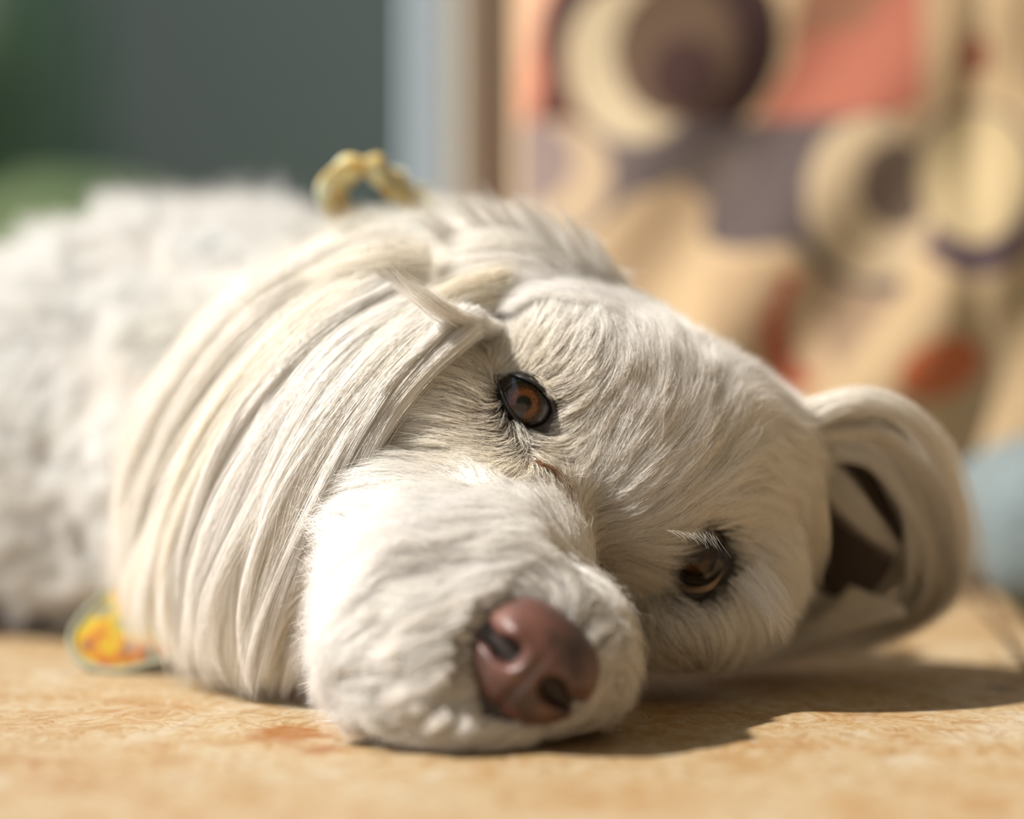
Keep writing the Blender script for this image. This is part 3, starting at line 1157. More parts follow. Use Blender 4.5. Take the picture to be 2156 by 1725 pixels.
# near ear (left in the photo): start line along the ear base, locks fall to the lower left
ear_start = [(1010, 640), (985, 660), (960, 690), (925, 705), (890, 690), (850, 670), (800, 650), (740, 640), (680, 640)]
rl = random.Random(4)
rows = [
    # (start, mid1, mid2, mid3, end)
    [(990, 660, .672), (880, 750, .662), (790, 860, .655), (710, 980, .655), (665, 1100, .668), (640, 1230, .678)],
    [(975, 680, .668), (870, 770, .657), (770, 890, .652), (690, 1030, .652), (640, 1180, .660), (600, 1350, .670), (590, 1440, .680)],
    [(960, 670, .670), (840, 760, .658), (740, 880, .652), (650, 1030, .652), (590, 1200, .660), (560, 1350, .672), (560, 1450, .685)],
    [(930, 660, .672), (800, 750, .660), (700, 870, .654), (610, 1020, .655), (550, 1200, .664), (525, 1350, .676), (530, 1455, .690)],
    [(900, 650, .675), (770, 735, .664), (660, 850, .658), (570, 1010, .660), (500, 1190, .668), (480, 1340, .680), (500, 1440, .694)],
    [(870, 640, .680), (730, 715, .669), (620, 830, .664), (520, 990, .668), (450, 1170, .677), (425, 1310, .690), (450, 1425, .704)],
    [(840, 620, .686), (700, 690, .676), (580, 800, .672), (480, 960, .678), (400, 1140, .688), (375, 1290, .700), (400, 1410, .712)],
    [(810, 600, .692), (660, 670, .684), (540, 780, .682), (430, 930, .690), (350, 1100, .702), (320, 1240, .714), (345, 1370, .724)],
    [(780, 580, .700), (620, 650, .694), (500, 750, .694), (390, 900, .704), (310, 1060, .716), (275, 1200, .728), (310, 1350, .738)],
    [(740, 560, .708), (580, 620, .704), (460, 720, .706), (360, 860, .716), (290, 1000, .728), (262, 1140, .740), (285, 1280, .748)],
    [(700, 550, .716), (560, 600, .714), (440, 700, .716), (350, 820, .726), (300, 940, .738), (268, 1050, .750)],
]
for i, row in enumerate(rows):
    for rep in range(5):
        back = 0.006 - 0.0004 * i
        fw = rl.uniform(4, 9)
        aw = rl.uniform(15, 42)
        pts = []
        ox, oy, od = rl.uniform(-22, 22), rl.uniform(-20, 20), rl.uniform(-.004, .008)
        endj = rl.uniform(-0.16, 0.0) if rep else 0
        wob_p = rl.uniform(0, 6.28)
        for j, (x, y, d) in enumerate(row):
            f_ = j / (len(row) - 1)
            wx = aw * math.sin(wob_p + f_ * fw) * f_
            pts.append((x + ox + wx, y + oy * (1 - f_) + endj * 260 * f_ + 30 * f_, d + od + back + (0.011 if j == 0 else 0)))
        lock('ear_near', pts, 520, 5.0, 4.6, 1.8, tint=0.1 + 0.35 * rl.random(), wave=0.0018)
# slim bright strands over the top
for i in range(44):
    row = rows[rl.randrange(0, 8)]
    ox, oy = rl.uniform(-35, 35), rl.uniform(-20, 20)
    ph = rl.uniform(0, 6.28)
    pts = []
    for j, (x, y, d) in enumerate(row):
        f_ = j / (len(row) - 1)
        pts.append((x + ox + 34 * math.sin(ph + f_ * 7) * f_, y + oy + 40 * f_, d + 0.000 + rl.uniform(-.002, .002)))
    lock('ear_near', pts, 110, 1.8, 1.5, 0.5, tint=0.12, wave=0.0006)
for i in range(34):      # strands that drift across their neighbours
    a_ = rl.randrange(0, 9)
    b_ = min(10, max(0, a_ + rl.choice([-2, -1, 1, 2])))
    ra, rb = rows[a_], rows[b_]
    n_ = 6
    pts = []
    ph, am, fq = rl.uniform(0, 6.28), rl.uniform(10, 45), rl.uniform(4, 10)
    for j in range(n_):
        f_ = j / (n_ - 1)
        ja, jb = f_ * (len(ra) - 1), f_ * (len(rb) - 1)
        qa = [np.interp(ja, range(len(ra)), [q[c_] for q in ra]) for c_ in range(3)]
        qb = [np.interp(jb, range(len(rb)), [q[c_] for q in rb]) for c_ in range(3)]
        pts.append((qa[0] * (1 - f_) + qb[0] * f_ + am * math.sin(ph + fq * f_) * f_, qa[1] * (1 - f_) + qb[1] * f_ + 35 * f_, qa[2] * (1 - f_) + qb[2] * f_ + rl.uniform(-.001, .003)))
    lock('ear_near', pts, 150, 2.4, 2.2, 0.7, tint=rl.uniform(.05, .5), wave=0.001, bright=rl.uniform(.9, 1.02))
# upright wisp at the ear base and tufts on the crown
for o_ in (-12, 6, 22):
    lock('ear_near', [(1030 + o_, 700, .680), (950 + o_, 672, .664), (880 + o_, 620 + .3 * o_, .656), (815 + 1.2 * o_, 560 + .8 * o_, .654)], 170, 3.0, 2.6, 0.8, tint=0.2, wave=0.0005)
for i in range(7):
    o = rl.uniform(-16, 16)
    lock('ear_near', [(1120 + o, 575 + 5 * i, .700), (1020 + o, 592 + 6 * i, .686), (930, 620 + 6 * i + o, .680), (840, 690 + 6 * i + o, .680)], 130, 3.5, 5.0, 2.5, tint=0.6, wave=0.001)
for (x, y, x2, y2) in ((1180, 560, 1040, 430), (1120, 540, 960, 440), (1230, 570, 1140, 470), (1080, 530, 900, 450), (1280, 600, 1190, 490), (1010, 530, 860, 470)):
    for q_ in range(3):
        a_, b2_ = rl.uniform(-40, 40), rl.uniform(-15, 25)
        lock('crown', [(x + a_, y, .712), ((x + x2) / 2 + 12 + a_, (y + y2) / 2 + 8 + b2_, .706), (x2 + a_, y2 - 34 + b2_, .704)], 130, 4, 2.6, 0.4, tint=0.15, wave=0.0006)
lock('ear_near', [(900, 560, .70), (800, 560, .695), (700, 590, .70), (560, 660, .705)], 700, 7, 6, 3, tint=0.45)
lock('ear_near', [(860, 530, .715), (760, 530, .71), (640, 570, .715), (500, 650, .72)], 700, 7, 6, 3, tint=0.3)

# far ear (right in the photo): arches to the right, then sweeps back along the floor
for i in range(56):
    t = rl.random()
    o = rl.uniform(-48, 48)
    dj = rl.uniform(-0.006, 0.010)
    R = 1 - 0.62 * t
    tn_ = rl.uniform(0.05, 0.7)
    br = rl.uniform(0.72, 1.0)
    a = (1690 + 40 * rl.random(), 880 + 55 * t + o, .715 + dj)
    b_ = (1800 + 75 * R, 866 + 90 * t + o, .716 + dj)
    c = (1850 + 130 * R, 970 + 90 * t + o, .722 + dj)
    d = (1860 + 175 * R + o * .3, 1130 + 50 * t, .735 + dj)
    e = (1880 + 125 * R + o, 1255 + 10 * t, .750 + dj)
    if i % 3 == 0:
        lock('ear_far', [a, b_, c, d, (1925 + 130 * R + o, 1300, .765)], 85, 1.8, 2.0, 0.8, tint=tn_, wave=0.0016, bright=br)
    else:
        f_ = (1770 + 100 * R + o, 1362 - 50 * t, .762)
        g_ = (1530 + 60 * R + 3 * o, 1402 - 36 * t, .764)
        lock('ear_far', [a, b_, c, d, e, f_, g_], 85, 1.8, 2.0, 0.8, tint=tn_, k=18, wave=0.0016, bright=br)
for i in range(26):     # inner hair filling the lower arch
    o = rl.uniform(-30, 30)
    lock('ear_far', [(1900 + o, 1130 + 2 * i, .748), (1860 + o, 1215 + i, .752), (1750, 1285 + 2 * i, .754), (1620 + o, 1335 + 2 * i, .752), (1480 + 2 * o, 1382 + i, .748)], 80, 1.8, 2.0, 0.8, tint=rl.uniform(.1, .6), wave=0.0016, bright=rl.uniform(.7, 1))
for i in range(26):     # stray outer strands
    o, u_ = rl.uniform(-20, 30), rl.uniform(-40, 10)
    lock('ear_far', [(1680, 880 + o, .712), (1850 + u_, 838 + .4 * o, .706), (1965 + u_ + o, 930 + u_, .708), (2025 + u_ + o, 1090 + u_, .72), (2050 + u_ + 1.4 * o, 1240 + o, .738)], 36, 2.4, 2.6, 2.0, tint=.3, wave=0.0018)
for i in range(22):     # cheek-side hair closing the lower end of the hollow
    o = rl.uniform(-18, 18)
    lock('ear_far', [(1680 + o, 1170 + 3 * i, .728), (1668 + o, 1250 + 3 * i, .734), (1630 + o, 1320 + 2 * i, .742), (1560 + 2 * o, 1385 + .5 * i, .746)], 70, 1.8, 2.0, 0.8, tint=rl.uniform(.1, .5), bright=rl.uniform(.8, 1))
    lock('ear_far', [(1790 + o, 1215 + 2 * i, .740), (1730 + o, 1255 + 3 * i, .742), (1660 + o, 1300 + 3 * i, .744), (1570 + 2 * o, 1372 + i, .748)], 70, 1.8, 2.0, 0.8, tint=rl.uniform(.1, .5), bright=rl.uniform(.8, 1))
for i in range(34):     # hair on the back of the flap
    o, u_ = rl.uniform(-25, 25), rl.uniform(-60, 20)
    lock('ear_far', [(1690, 900 + o, .742), (1830 + u_, 880 + o, .752), (1930 + u_, 970 + o, .762), (1985 + u_, 1110 + o, .774), (1960 + u_, 1240, .784)], 90, 3.2, 3.6, 2.0, tint=.3, wave=0.0016)
for i in range(8):      # strands that cross the hollow
    o = rl.uniform(-10, 10)
    lock('ear_far', [(1690, 930 + 8 * i, .712), (1760, 1000 + 8 * i, .712), (1830, 1080 + 6 * i, .716), (1905 + o, 1180, .728)], 50, 3.5, 3.5, 1.6, tint=0.3, bright=.8)
for i in range(7):      # flap edge left of the hollow, falls to the floor
    o = 14 * i
    lock('ear_far', [(1640 + o * 0.4, 900, .706), (1665 + o * .5, 1020, .704), (1680 + o * 0.5, 1140, .708), (1665 + o * .5, 1260, .722)], 200, 3.0, 3.0, 1.6, tint=0.35)
for i in range(16):     # hair sweeping on the floor towards the chin
    o = rl.uniform(-12, 12)
    lock('ear_far', [(1800 + 7 * i, 1240 + 3 * i, .735), (1710, 1325 + o + i, .738), (1600, 1372 + .7 * o + i, .738), (1480 - 4 * i, 1402 + .6 * o, .738)], 70, 1.6, 1.6, 0.6, tint=rl.uniform(.1, .5))
# sharp tuft below the far eye, brow tufts
for (x, y, mx_, my_, x2, y2, dd) in ((1560, 1210, 1625, 1280, 1672, 1355, .672), (1580, 1230, 1630, 1300, 1655, 1372, .672), (1590, 1190, 1645, 1260, 1690, 1320, .672)):
    lock('face_tuft', [(x, y, dd), (mx_, my_, dd - .008), (x2, y2, dd - .008)], 60, 3.4, 3.0, 2.0, tint=0.15, rad=0.00004)
for (x, y, mx_, my_, x2, y2) in ((1400, 1110, 1480, 1062, 1590, 1030), (1380, 1085, 1470, 1035, 1575, 975), (1390, 900, 1440, 850, 1485, 788), (1430, 930, 1500, 880, 1560, 840),
                                 (1450, 1000, 1520, 960, 1600, 900), (1330, 1000, 1370, 930, 1400, 860)):
    dm = (hit(mx_, my_)[0] - cam.location).length
    lock('face_tuft', [(x, y, dm + .001), (mx_, my_, dm - .005), (x2, y2, dm - .006)], 70, 3.6, 3.2, 1.6, tint=0.1, rad=0.00004)
def surf_d(x, y, fallback=.64):
    h_ = hit(x, y)
    return (h_[0] - cam.location).y if h_[0] is not None else fallback


for i in range(95):
    a_ = rl.uniform(1.55, 4.45)              # around the nose, left half of the muzzle
    q0 = rl.uniform(150, 300)
    x, y = 1116 + q0 * math.cos(a_) * 1.02, 1402 - q0 * math.sin(a_) * 0.62 - 40
    if np.hypot((x - 1112) / 160, (y - 1400) / 170) < 1:
        continue
    L_ = rl.uniform(110, 200)
    dx, dy = -1.0, 0.28 + 0.5 * max(0, (y - 1330) / 200) + rl.uniform(-.15, .15)
    w_ = rl.uniform(-16, 16)
    pts = []
    for k_ in range(4):
        f_ = k_ / 3
        xx = x + dx * L_ * f_
        yy = min(y + dy * L_ * f_ + w_ * math.sin(4.5 * f_), 1585)
        pts.append((xx, yy, surf_d(xx, yy, .648) - 0.0045 - 0.002 * f_))
    lock('muzzle_tuft', pts, 55, 2.0, 2.0, 0.7, tint=rl.uniform(0, .25), rad=0.000045, bright=rl.uniform(.86, 1.0), wave=0.0008)
for i in range(60):      # ragged fringe down the left edge of the cheek and muzzle
    f_ = i / 59
    y = 1000 + 500 * f_
    x = 728 - 40 * math.sin(f_ * PI * 0.75) + 60 * max(0, f_ - .7)
    l_ = rl.uniform(35, 75)
    d_ = .662 - .020 * f_
    lock('muzzle_tuft', [(x + 30, y - 8, d_), (x, y + 4, d_ - .001), (x - l_, y + 22 + rl.uniform(-10, 24), d_)], 34, 2.2, 1.8, 0.9, tint=0.05, rad=0.00004, wave=0.0006)
for i in range(46):      # tan lid hair combed along the near eye's upper lid
    f_ = rl.random()
    x = 1040 + 112 * f_ + rl.uniform(-6, 6)
    y = 774 + 8 * f_ + 34 * f_ * f_ + rl.uniform(-10, 12)
    dx, dy = 0.95 - 0.25 * f_, 0.10 + 0.6 * f_
    l_ = rl.uniform(26, 48)
    lock('face_tuft', [(x, y, surf_d(x, y) - .001), (x + dx * l_ * .5, y + dy * l_ * .5, surf_d(x + dx * l_ * .5, y + dy * l_ * .5) - .0026), (x + dx * l_, y + dy * l_ + 4, surf_d(x + dx * l_ * .5, y + dy * l_ * .5) - .003)],
         7, .7, .7, .5, tint=0.95, rad=0.00004, wave=0.0002, bright=.85)
for i in range(16):      # stained hair in the crease below the tear duct
    o = rl.uniform(-7, 7)
    pts = [(1130 + o, 975 + o), (1165 + o, 995), (1195 + o, 1030), (1215 + o, 1075 + o)]
    lock('face_tuft', [(a, b, surf_d(a, b) - .0022) for a, b in pts], 12, 1.0, 1.0, .6, rad=0.00004, wave=0.0003,
         cols=lambda n: np.tile(np.array([0.50, 0.30, 0.19]), (n, 1)) * rng.uniform(.6, 1.2, (n, 1)))
# lashes and whiskers
for i in range(12):
    x = 1400 + 9 * i
    lock('face_tuft', [(x, 1112 + abs(i - 6), .660), (x + 14, 1118 + 2 * i, .652), (x + 34, 1134 + 3 * i, .648)], 3, .5, .5, .5, tint=0.6, wave=0.0001, rad=0.00003, bright=.8)

names = {'ear_near': 'ear_fur', 'ear_far': 'ear_fur', 'crown': 'crown_tuft', 'face_tuft': 'brow_tuft', 'muzzle_tuft': 'muzzle_tuft'}


# ear leather flaps carry the ear fur
def flap(pts, wid, thick, m, name='ear'):
    """a soft leaf-shaped flap along a spline; wid per point (mm)"""
    k = 26
    c = catmull([tuple(P(*q)) for q in pts], k)
    s = np.linspace(0, 1, k)
    w_ = np.interp(s, np.linspace(0, 1, len(wid)), wid) * MM
    tng = unit(np.gradient(c, axis=0))
    vdir = unit(c - np.array(cam.location))
    side = unit(np.cross(tng, vdir))
    nn = unit(np.cross(side, tng))
    ns = 22
    verts, faces = [], []
    for i in range(k):
        for j in range(ns):
            a = 2 * PI * j / ns
            verts.append(c[i] + side[i] * math.cos(a) * w_[i] + nn[i] * math.sin(a) * thick * (0.3 + 0.7 * w_[i] / w_.max()) + nn[i] * 0.15 * w_[i] * math.cos(a) ** 2)
    verts = np.array(verts)
    verts[:, 2] = np.maximum(verts[:, 2], 0.001)
    for i in range(k - 1):
        for j in range(ns):
            a, b_ = i * ns + j, i * ns + (j + 1) % ns
            faces.append((a, b_, b_ + ns, a + ns))
    faces.append(tuple(range(ns)))
    faces.append(tuple(range((k - 1) * ns, k * ns))[::-1])
    return mesh_obj(name, verts, faces, m, dog)


m_ear = simple('ear_leather', (0.75, 0.66, 0.55, 1), 0.7)
m_flap = simple('ear_leather_shaded', (0.22, 0.15, 0.11, 1), 0.8)  # leather darkened to paint shade into the gaps between far locks
m_inner = simple('inner_ear_skin_shaded', (0.035, 0.022, 0.018, 1), 0.7)  # brown skin taken near black, painting in the shade of the hollow
earL = flap([(960, 700, .700), (820, 780, .690), (690, 900, .686), (590, 1060, .694), (530, 1220, .710), (500, 1330, .718)], [14, 24, 30, 30, 24, 6], 0.003, m_ear)
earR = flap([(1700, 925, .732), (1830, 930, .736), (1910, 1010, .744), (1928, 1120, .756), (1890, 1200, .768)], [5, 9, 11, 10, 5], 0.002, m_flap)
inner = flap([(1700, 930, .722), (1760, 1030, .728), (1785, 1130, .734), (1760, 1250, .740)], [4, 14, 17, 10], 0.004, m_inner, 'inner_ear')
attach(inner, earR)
earL['label'] = 'near ear draped to the left, long wavy locks'
earR['label'] = 'far ear folded open on the floor at the right'
for key, par in (('ear_near', earL), ('ear_far', earR), ('crown', dog), ('face_tuft', dog), ('muzzle_tuft', dog)):
    seg = {}
    for p, r, c in LOCKS[key]:
        seg.setdefault(p.shape[1], []).append((p, r, c))
    # one part per key: resample all to 14 points
    allp, allr, allc = [], [], []
    for k, lst in seg.items():
        for p, r, c in lst:
            if k != 14:
                t = np.linspace(0, k - 1, 14)
                i0 = np.minimum(t.astype(int), k - 2)
                f_ = (t - i0)[None, :, None]
                p = p[:, i0] * (1 - f_) + p[:, i0 + 1] * f_
            allp.append(p)
            allr.append(r)
            allc.append(c)
    make_hair(names[key], np.concatenate(allp), np.concatenate(allr), np.concatenate(allc), par)


# ------------------------------------------------------------------ eyes
def iris_material(k=1.0):
    """object space, +Z is the gaze axis, eyeball radius 1"""
    m, nt, b = mat('iris')
    L = nt.links.new
    tc = N(nt, 'ShaderNodeTexCoord')
    sep = N(nt, 'ShaderNodeSeparateXYZ')
    L(tc.outputs['Object'], sep.inputs[0])
    at2 = N(nt, 'ShaderNodeMath', operation='ARCTAN2')
    L(sep.outputs['Y'], at2.inputs[0])
    L(sep.outputs['X'], at2.inputs[1])
    cmb = N(nt, 'ShaderNodeCombineXYZ')
    L(sep.outputs['X'], cmb.inputs[0])
    L(sep.outputs['Y'], cmb.inputs[1])
    ln = N(nt, 'ShaderNodeVectorMath', operation='LENGTH')
    L(cmb.outputs[0], ln.inputs[0])
    c2 = N(nt, 'ShaderNodeCombineXYZ')
    L(at2.outputs[0], c2.inputs[0])
    L(ln.outputs['Value'], c2.inputs[1])
    mp = N(nt, 'ShaderNodeMapping')
    mp.inputs['Scale'].default_value = (7, 5, 1)
    L(c2.outputs[0], mp.inputs[0])
    nz = N(nt, 'ShaderNodeTexNoise')
    nz.inputs['Scale'].default_value = 2.2
    nz.inputs['Detail'].default_value = 5
    L(mp.outputs[0], nz.inputs['Vector'])
    rr = ramp(nt, [(0.3, srgb(52, 30, 17)), (0.5, srgb(116, 68, 32)), (0.72, srgb(196, 122, 56))])
    L(nz.outputs['Fac'], rr.inputs['Fac'])
    rad = ramp(nt, [(0.0, (0, 0, 0, 1)), (0.21, (0, 0, 0, 1)), (0.25, (1, 1, 1, 1)), (0.52, (0.8, 0.8, 0.8, 1)), (0.62, (0.05, 0.04, 0.04, 1))])
    L(ln.outputs['Value'], rad.inputs['Fac'])
    mul = N(nt, 'ShaderNodeMix', data_type='RGBA', blend_type='MULTIPLY')
    mul.inputs[0].default_value = 1
    L(rr.outputs[0], mul.inputs[6])
    L(rad.outputs[0], mul.inputs[7])
    L(mul.outputs[2], b.inputs['Base Color'])
    b.inputs['Roughness'].default_value = 0.7
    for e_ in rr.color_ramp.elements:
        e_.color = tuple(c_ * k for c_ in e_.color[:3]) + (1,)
    b.inputs['Specular IOR Level'].default_value = 0.1
    return m


def sclera_material(lo):
    m, nt, b = mat('sclera')
    L = nt.links.new
    tc = N(nt, 'ShaderNodeTexCoord')
    sep = N(nt, 'ShaderNodeSeparateXYZ')
    L(tc.outputs['Object'], sep.inputs[0])
    rr = ramp(nt, [(lo, srgb(196, 174, 158)), (lo + 0.05, srgb(26, 17, 15))])
    L(sep.outputs['Z'], rr.inputs['Fac'])
    L(rr.outputs[0], b.inputs['Base Color'])
    b.inputs['Roughness'].default_value = 0.2
    return m


def cornea_material():
    m, nt, b = mat('cornea')
    nt.nodes.remove(b)
    out = nt.nodes['Material Output']
    t = N(nt, 'ShaderNodeBsdfTransparent')
    g = N(nt, 'ShaderNodeBsdfGlossy')
    g.inputs['Roughness'].default_value = 0.02
    fr = N(nt, 'ShaderNodeFresnel')
    fr.inputs['IOR'].default_value = 1.5
    mx = N(nt, 'ShaderNodeMixShader')
    nt.links.new(fr.outputs[0], mx.inputs[0])
    nt.links.new(t.outputs[0], mx.inputs[1])
    nt.links.new(g.outputs[0], mx.inputs[2])
    nt.links.new(mx.outputs[0], out.inputs['Surface'])
    return m


m_cor = cornea_material()
m_lid = simple('eyelid_rim', (0.006, 0.005, 0.005, 1), 0.3)


def eye(center_px, depth, r, gaze, poly, label, rim):
    c = P(center_px[0], center_px[1], depth)
    IR = 0.62                                  # iris radius over eyeball radius
    z0 = math.sqrt(1 - IR * IR)
    prof_b = [(math.sin(a), math.cos(a)) for a in np.linspace(PI, math.asin(IR), 40)]
    q = Vector(gaze).normalized().to_track_quat('Z', 'Y')
    Mw = Matrix.LocRotScale(c, q, (r, r, r))

    def lathe(name, prof_, m_, parent):
        n = 64
        verts, faces = [], []
        for (rr_, zz_) in prof_:
            for k in range(n):
                an = 2 * PI * k / n
                verts.append((rr_ * math.cos(an), rr_ * math.sin(an), zz_))
        for a_ in range(len(prof_) - 1):
            for k in range(n):
                k2 = (k + 1) % n
                faces.append((a_ * n + k, a_ * n + k2, (a_ + 1) * n + k2, (a_ + 1) * n + k))
        me = bpy.data.meshes.new(name)
        me.from_pydata(verts, [], faces)
        me.polygons.foreach_set('use_smooth', [True] * len(me.polygons))
        me.materials.append(m_)
        ob = bpy.data.objects.new(name, me)
        C.objects.link(ob)
        ob.parent = parent
        if parent is dog:
            ob.matrix_parent_inverse = Matrix.Translation(dog.location).inverted()
            ob.matrix_basis = Mw
        return ob
    o = lathe('eye', prof_b, sclera_material(0.20 if rim == 1.0 else 0.46), dog)
    dish = [(IR, z0)] + [(IR * t, z0 - 0.36 * (1 - t ** 1.5)) for t in np.linspace(0.98, 0.0, 14)]
    lathe('iris', dish, iris_material(1.0 if rim == 1.0 else 0.4), o)  # far iris gets a darkened copy, its shade painted into the colour
    cap = []
    for a in np.linspace(1.25, 0.0, 34):
        bulge = 0.07 * max(0, 1 - (a / 0.72) ** 2) ** 1.2
        cap.append(((1.004 + bulge) * math.sin(a), (1.004 + bulge) * math.cos(a)))
    lathe('cornea', cap, m_cor, o)
    o['label'] = label
    # eyelid: a band from the lid edge on the eyeball out to the skin
    n = 72
    pts = catmull([(x, y, 0) for x, y in poly + poly[:1]], n + 1)[:-1]
    ctr = pts.mean(0)
    rings = []
    prof = [(-4, 0.0000), (-1.5, 0.0009), (2, 0.0012), (7 * rim, 0.0008), (13 * rim, 0.0002), (24 * rim, -0.0030)]
    for offp, up in prof:
        ring = []
        for p in pts:
            dv = unit((p - ctr)[:2])
            xx, yy = p[0] + dv[0] * offp, p[1] + dv[1] * offp
            # on the eyeball sphere (or the skin further out)
            o_ = cam.location
            di = (P(xx, yy, 1) - o_).normalized()
            oc = o_ - c
            bq = oc.dot(di)
            rr_ = r * 1.01
            disc = bq * bq - (oc.length_squared - rr_ * rr_)
            tball = (-bq - math.sqrt(disc)) if disc > 0 else None
            h_ = hit(xx, yy)
            tskin = h_[3] if h_[0] is not None else 9
            t = tball if tball is not None else tskin
            if offp > 5:
                t = min(t, tskin) if tball is None or tskin < tball else 0.5 * (t + tskin)
            ring.append(o_ + di * (t - up))
        rings.append(ring)
    verts = [v for ring in rings for v in ring]
    faces = []
    for i in range(len(rings) - 1):
        for j in range(n):
            a, b_ = i * n + j, i * n + (j + 1) % n
            faces.append((a, b_, b_ + n, a + n))
    lid = mesh_obj('eyelid', verts, faces, m_lid, dog)
    sm = lid.modifiers.new('smooth', 'SMOOTH')
    sm.factor = 0.5
    sm.iterations = 2
    return o, lid


print('depth at eyes', (le_hit - cam.location).length, (re_hit - cam.location).length)
dl = le_hit.y + 0.0045
drr = re_hit.y + 0.0055
eye((1106, 852), dl, 0.0098, (-0.10, -1, 0.06), EYE_POLY['L'], 'near eye, sunlit brown iris', 1.0)
eye((1462, 1178), drr, 0.0098, (0.0, -1, 0.22), EYE_POLY['R'], 'far eye in shade, white showing below', 1.7)


# ------------------------------------------------------------------ nose
def nose():
    s = 0.590 / F * 1.055
    a = math.radians(41)
    ax = Vector((math.cos(a), 0, -math.sin(a)))       # across the nostrils
    az = Vector((math.sin(a), 0, math.cos(a)))        # up the nose
    ay = Vector((0, -1, 0))                           # towards the camera
    c = P(1118, 1400, 0.5935)
    bm = bmesh.new()
    pit = []
    bmesh.ops.create_icosphere(bm, subdivisions=6, radius=1)
    for v in bm.verts:
        x, y, z = v.co
        # y is front axis here (positive towards the camera)
        wdt = 132 * (1.0 + 0.10 * z)                 # px half width, wider at the top
        hgt = 122
        X = math.copysign(abs(x) ** 0.85, x) * wdt * s
        Z = math.copysign(abs(z) ** 0.9, z) * hgt * s
        Y = y * 0.0125
        if z < 0:
            X *= 1 - 0.22 * z * z
        # rounded top pad juts forward
        Y += 0.0020 * math.exp(-((z - 0.35) / 0.4) ** 2) * max(y, 0)
        Y -= 0.0030 * max(0, -z - 0.1) * max(y, 0)
        dep = 0.0
        if y > 0:
            ux, uz = X / (132 * s), Z / (122 * s)
            for sg in (-1, 1):
                # nostril pit plus comma slit that runs outwards
                qx, qz = ux * sg, uz
                dep += 0.0105 * math.exp(-(((qx - 0.43) / 0.18) ** 2 + ((qz + 0.02) / 0.19) ** 2) ** 1.5)
                t = min(max((qx - 0.45) / 0.55, 0), 1)
                zc = -0.05 + 0.02 * t - 0.10 * t * (1 - t)
                if qx > 0.4:
                    dep += 0.0090 * math.exp(-(((qz - zc) / (0.13)) ** 2)) * min(1, (qx - 0.4) / 0.15)
                # alar bulge above the slit
                dep -= 0.0016 * math.exp(-(((qx - 0.62) / 0.25) ** 2 + ((qz - 0.32) / 0.2) ** 2))
            # philtrum
            dep += 0.0014 * math.exp(-((ux / 0.06) ** 2)) * (1 / (1 + math.exp(8 * (uz - 0.1))))
        Y -= dep
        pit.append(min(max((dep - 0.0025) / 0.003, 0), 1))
        v.co = ax * X + az * Z + ay * Y + c
    me = bpy.data.meshes.new('nose')
    bm.to_mesh(me)
    bm.free()
    me.attributes.new('pit', 'FLOAT', 'POINT').data.foreach_set('value', pit)
    me.polygons.foreach_set('use_smooth', [True] * len(me.polygons))
    m, nt, b = mat('nose_leather')
    tc = N(nt, 'ShaderNodeTexCoord')
    n1 = N(nt, 'ShaderNodeTexNoise')
    n1.inputs['Scale'].default_value = 90
    n1.inputs['Detail'].default_value = 3
    nt.links.new(tc.outputs['Object'], n1.inputs['Vector'])
    r = ramp(nt, [(0.35, srgb(66, 50, 46)), (0.62, srgb(108, 74, 66))])
    nt.links.new(n1.outputs['Fac'], r.inputs['Fac'])
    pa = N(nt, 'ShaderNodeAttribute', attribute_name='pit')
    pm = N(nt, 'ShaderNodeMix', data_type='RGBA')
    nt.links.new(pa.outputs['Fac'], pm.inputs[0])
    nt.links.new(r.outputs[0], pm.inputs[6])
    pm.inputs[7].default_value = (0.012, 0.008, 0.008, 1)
    nt.links.new(pm.outputs[2], b.inputs['Base Color'])
    b.inputs['Roughness'].default_value = 0.38
    vo = N(nt, 'ShaderNodeTexVoronoi')
    vo.inputs['Scale'].default_value = 1600
    nt.links.new(tc.outputs['Object'], vo.inputs['Vector'])
    bp = N(nt, 'ShaderNodeBump')
    bp.inputs['Strength'].default_value = 0.35
    bp.inputs['Distance'].default_value = 0.0003
    nt.links.new(vo.outputs['Distance'], bp.inputs['Height'])
    nt.links.new(bp.outputs[0], b.inputs['Normal'])
    me.materials.append(m)
    o = bpy.data.objects.new('nose', me)
    C.objects.link(o)
    o.parent = dog
    o.matrix_parent_inverse = Matrix.Translation(dog.location).inverted()


nose()


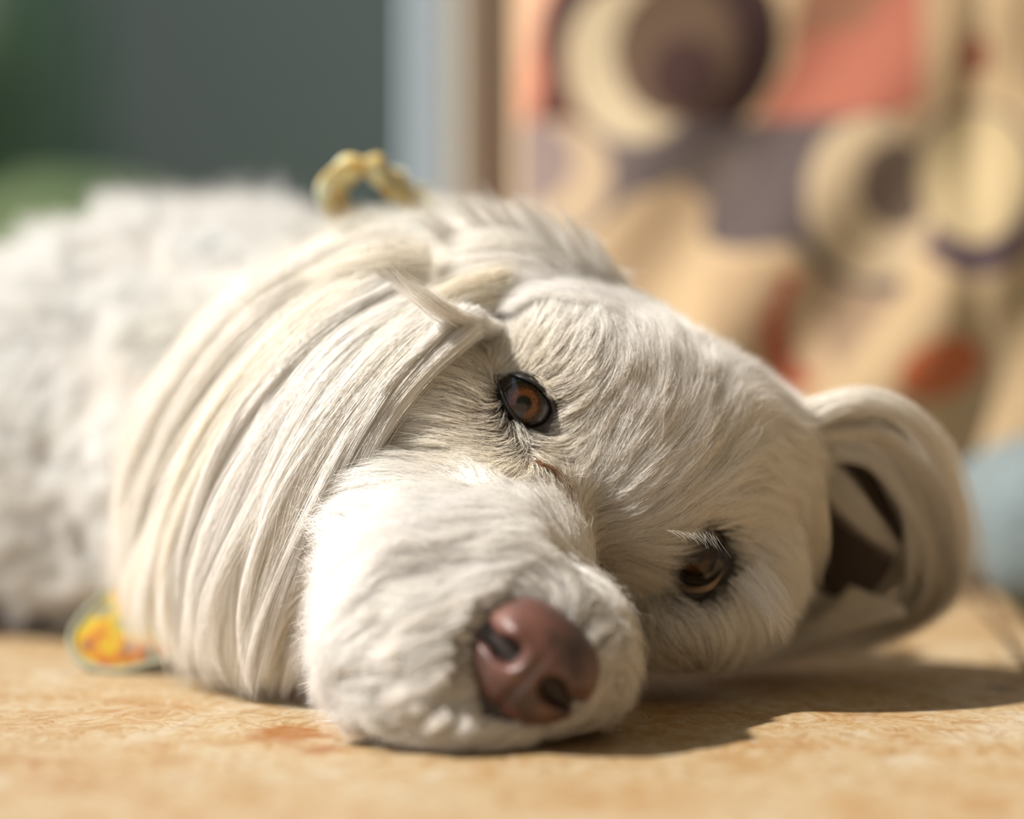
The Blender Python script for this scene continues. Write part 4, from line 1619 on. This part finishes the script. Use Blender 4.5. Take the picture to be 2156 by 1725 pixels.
# ------------------------------------------------------------------ bandana round the neck
def bandana():
    m, nt, b = mat('floral_cotton')
    tc = N(nt, 'ShaderNodeTexCoord')
    vo = N(nt, 'ShaderNodeTexNoise')
    vo.inputs['Scale'].default_value = 85
    vo.inputs['Detail'].default_value = 2
    nt.links.new(tc.outputs['Object'], vo.inputs['Vector'])
    r = ramp(nt, [(0.36, srgb(112, 106, 82)), (0.41, srgb(122, 114, 66)), (0.44, srgb(160, 142, 6)), (0.54, srgb(166, 130, 4)), (0.60, srgb(160, 84, 4)), (0.68, srgb(70, 88, 66))], 'LINEAR')
    nt.links.new(vo.outputs['Fac'], r.inputs['Fac'])
    nt.links.new(r.outputs[0], b.inputs['Base Color'])
    b.inputs['Roughness'].default_value = 0.85
    mb = simple('pale_green_binding', srgb(136, 138, 118), 0.85)

    # hanging corner lying on the floor at the left
    def sheet(outline_px, centre, d, bulge, name, parent):
        n = 64
        pts = catmull([(x, y, dd) for x, y, dd in outline_px + outline_px[:1]], n + 1)[:-1]
        rings = 10
        verts, faces = [], []
        for side_ in (0, 1):
            for k in range(rings + 1):
                t = k / rings
                for p in pts:
                    x = centre[0] + (p[0] - centre[0]) * t
                    y = centre[1] + (p[1] - centre[1]) * t
                    dd = d + (p[2] - d) * t - bulge * (1 - t * t) + side_ * 0.0012
                    verts.append(P(x, y, dd))
            o = side_ * (rings + 1) * n
            for k in range(rings):
                for j in range(n):
                    a, b_ = o + k * n + j, o + k * n + (j + 1) % n
                    f_ = (a, b_, b_ + n, a + n)
                    faces.append(f_ if side_ else f_[::-1])
        o1 = rings * n
        o2 = (rings + 1) * n + rings * n
        for j in range(n):
            faces.append((o1 + j, o1 + (j + 1) % n, o2 + (j + 1) % n, o2 + j))
        ob = mesh_obj(name, verts, faces, m, parent)
        return ob, [P(*p) for p in pts]
    c1, rim = sheet([(300, 1180, .775), (235, 1240, .772), (172, 1300, .766), (150, 1352, .762), (175, 1396, .757), (240, 1414, .752), (320, 1398, .750), (400, 1370, .752), (420, 1280, .762), (380, 1200, .772)],
                    (290, 1310), .764, 0.006, 'bandana', dog)
    c1['label'] = 'flowered cotton bandana with yellow blooms'
    t = tube('binding', rim, 0.0013, mb, c1, closed=True)
    # band round the neck and the knotted loop standing up behind the head
    ring = [(420, 1330, .77), (380, 1180, .765), (400, 1000, .755), (470, 820, .752), (580, 660, .76), (700, 560, .775), (800, 500, .79), (880, 470, .80)]
    band = catmull([tuple(P(*q)) for q in ring], 50)
    lp = [(960, 478, .800), (900, 440, .795), (840, 400, .790), (790, 358, .786), (740, 356, .784), (708, 385, .786), (715, 430, .792), (760, 462, .800), (830, 475, .806)]
    c = catmull([tuple(P(*q)) for q in lp], 60)
    verts, faces = [], []
    n = len(c)
    ns = 16
    tng = unit(np.gradient(c, axis=0))
    for i in range(n):
        f_ = i / (n - 1)
        depth = np.array([0.35, 0.93, 0.0])
        depth = unit(depth - (depth @ tng[i]) * tng[i])
        nrm_ = np.cross(tng[i], depth)
        wd_ = 0.010
        th_ = 0.0036 * (1.3 - 0.9 * f_) * (1 + 0.3 * math.sin(i * 0.9))
        for j in range(ns):
            a = 2 * PI * j / ns
            verts.append(c[i] + depth * math.cos(a) * wd_ + nrm_ * math.sin(a) * th_ * (1 + 0.25 * math.sin(3 * a + i * .3)))
    for i in range(n - 1):
        for j in range(ns):
            a, b_ = i * ns + j, i * ns + (j + 1) % ns
            faces.append((a, b_, b_ + ns, a + ns))
    faces.append(tuple(range(ns)))
    faces.append(tuple(range((n - 1) * ns, n * ns))[::-1])
    m2, nt, b = mat('floral_cotton_pale')  # paler copy of the floral cotton for the loop
    tc = N(nt, 'ShaderNodeTexCoord')
    vo = N(nt, 'ShaderNodeTexNoise')
    vo.inputs['Scale'].default_value = 170
    nt.links.new(tc.outputs['Object'], vo.inputs['Vector'])
    r = ramp(nt, [(0.38, srgb(206, 216, 196)), (0.5, srgb(206, 192, 132)), (0.62, srgb(190, 150, 74)), (0.72, srgb(130, 140, 120))])
    nt.links.new(vo.outputs['Fac'], r.inputs['Fac'])
    nt.links.new(r.outputs[0], b.inputs['Base Color'])
    b.inputs['Roughness'].default_value = 0.85
    k = mesh_obj('knot_loop', verts, faces, m2, c1)


bandana()
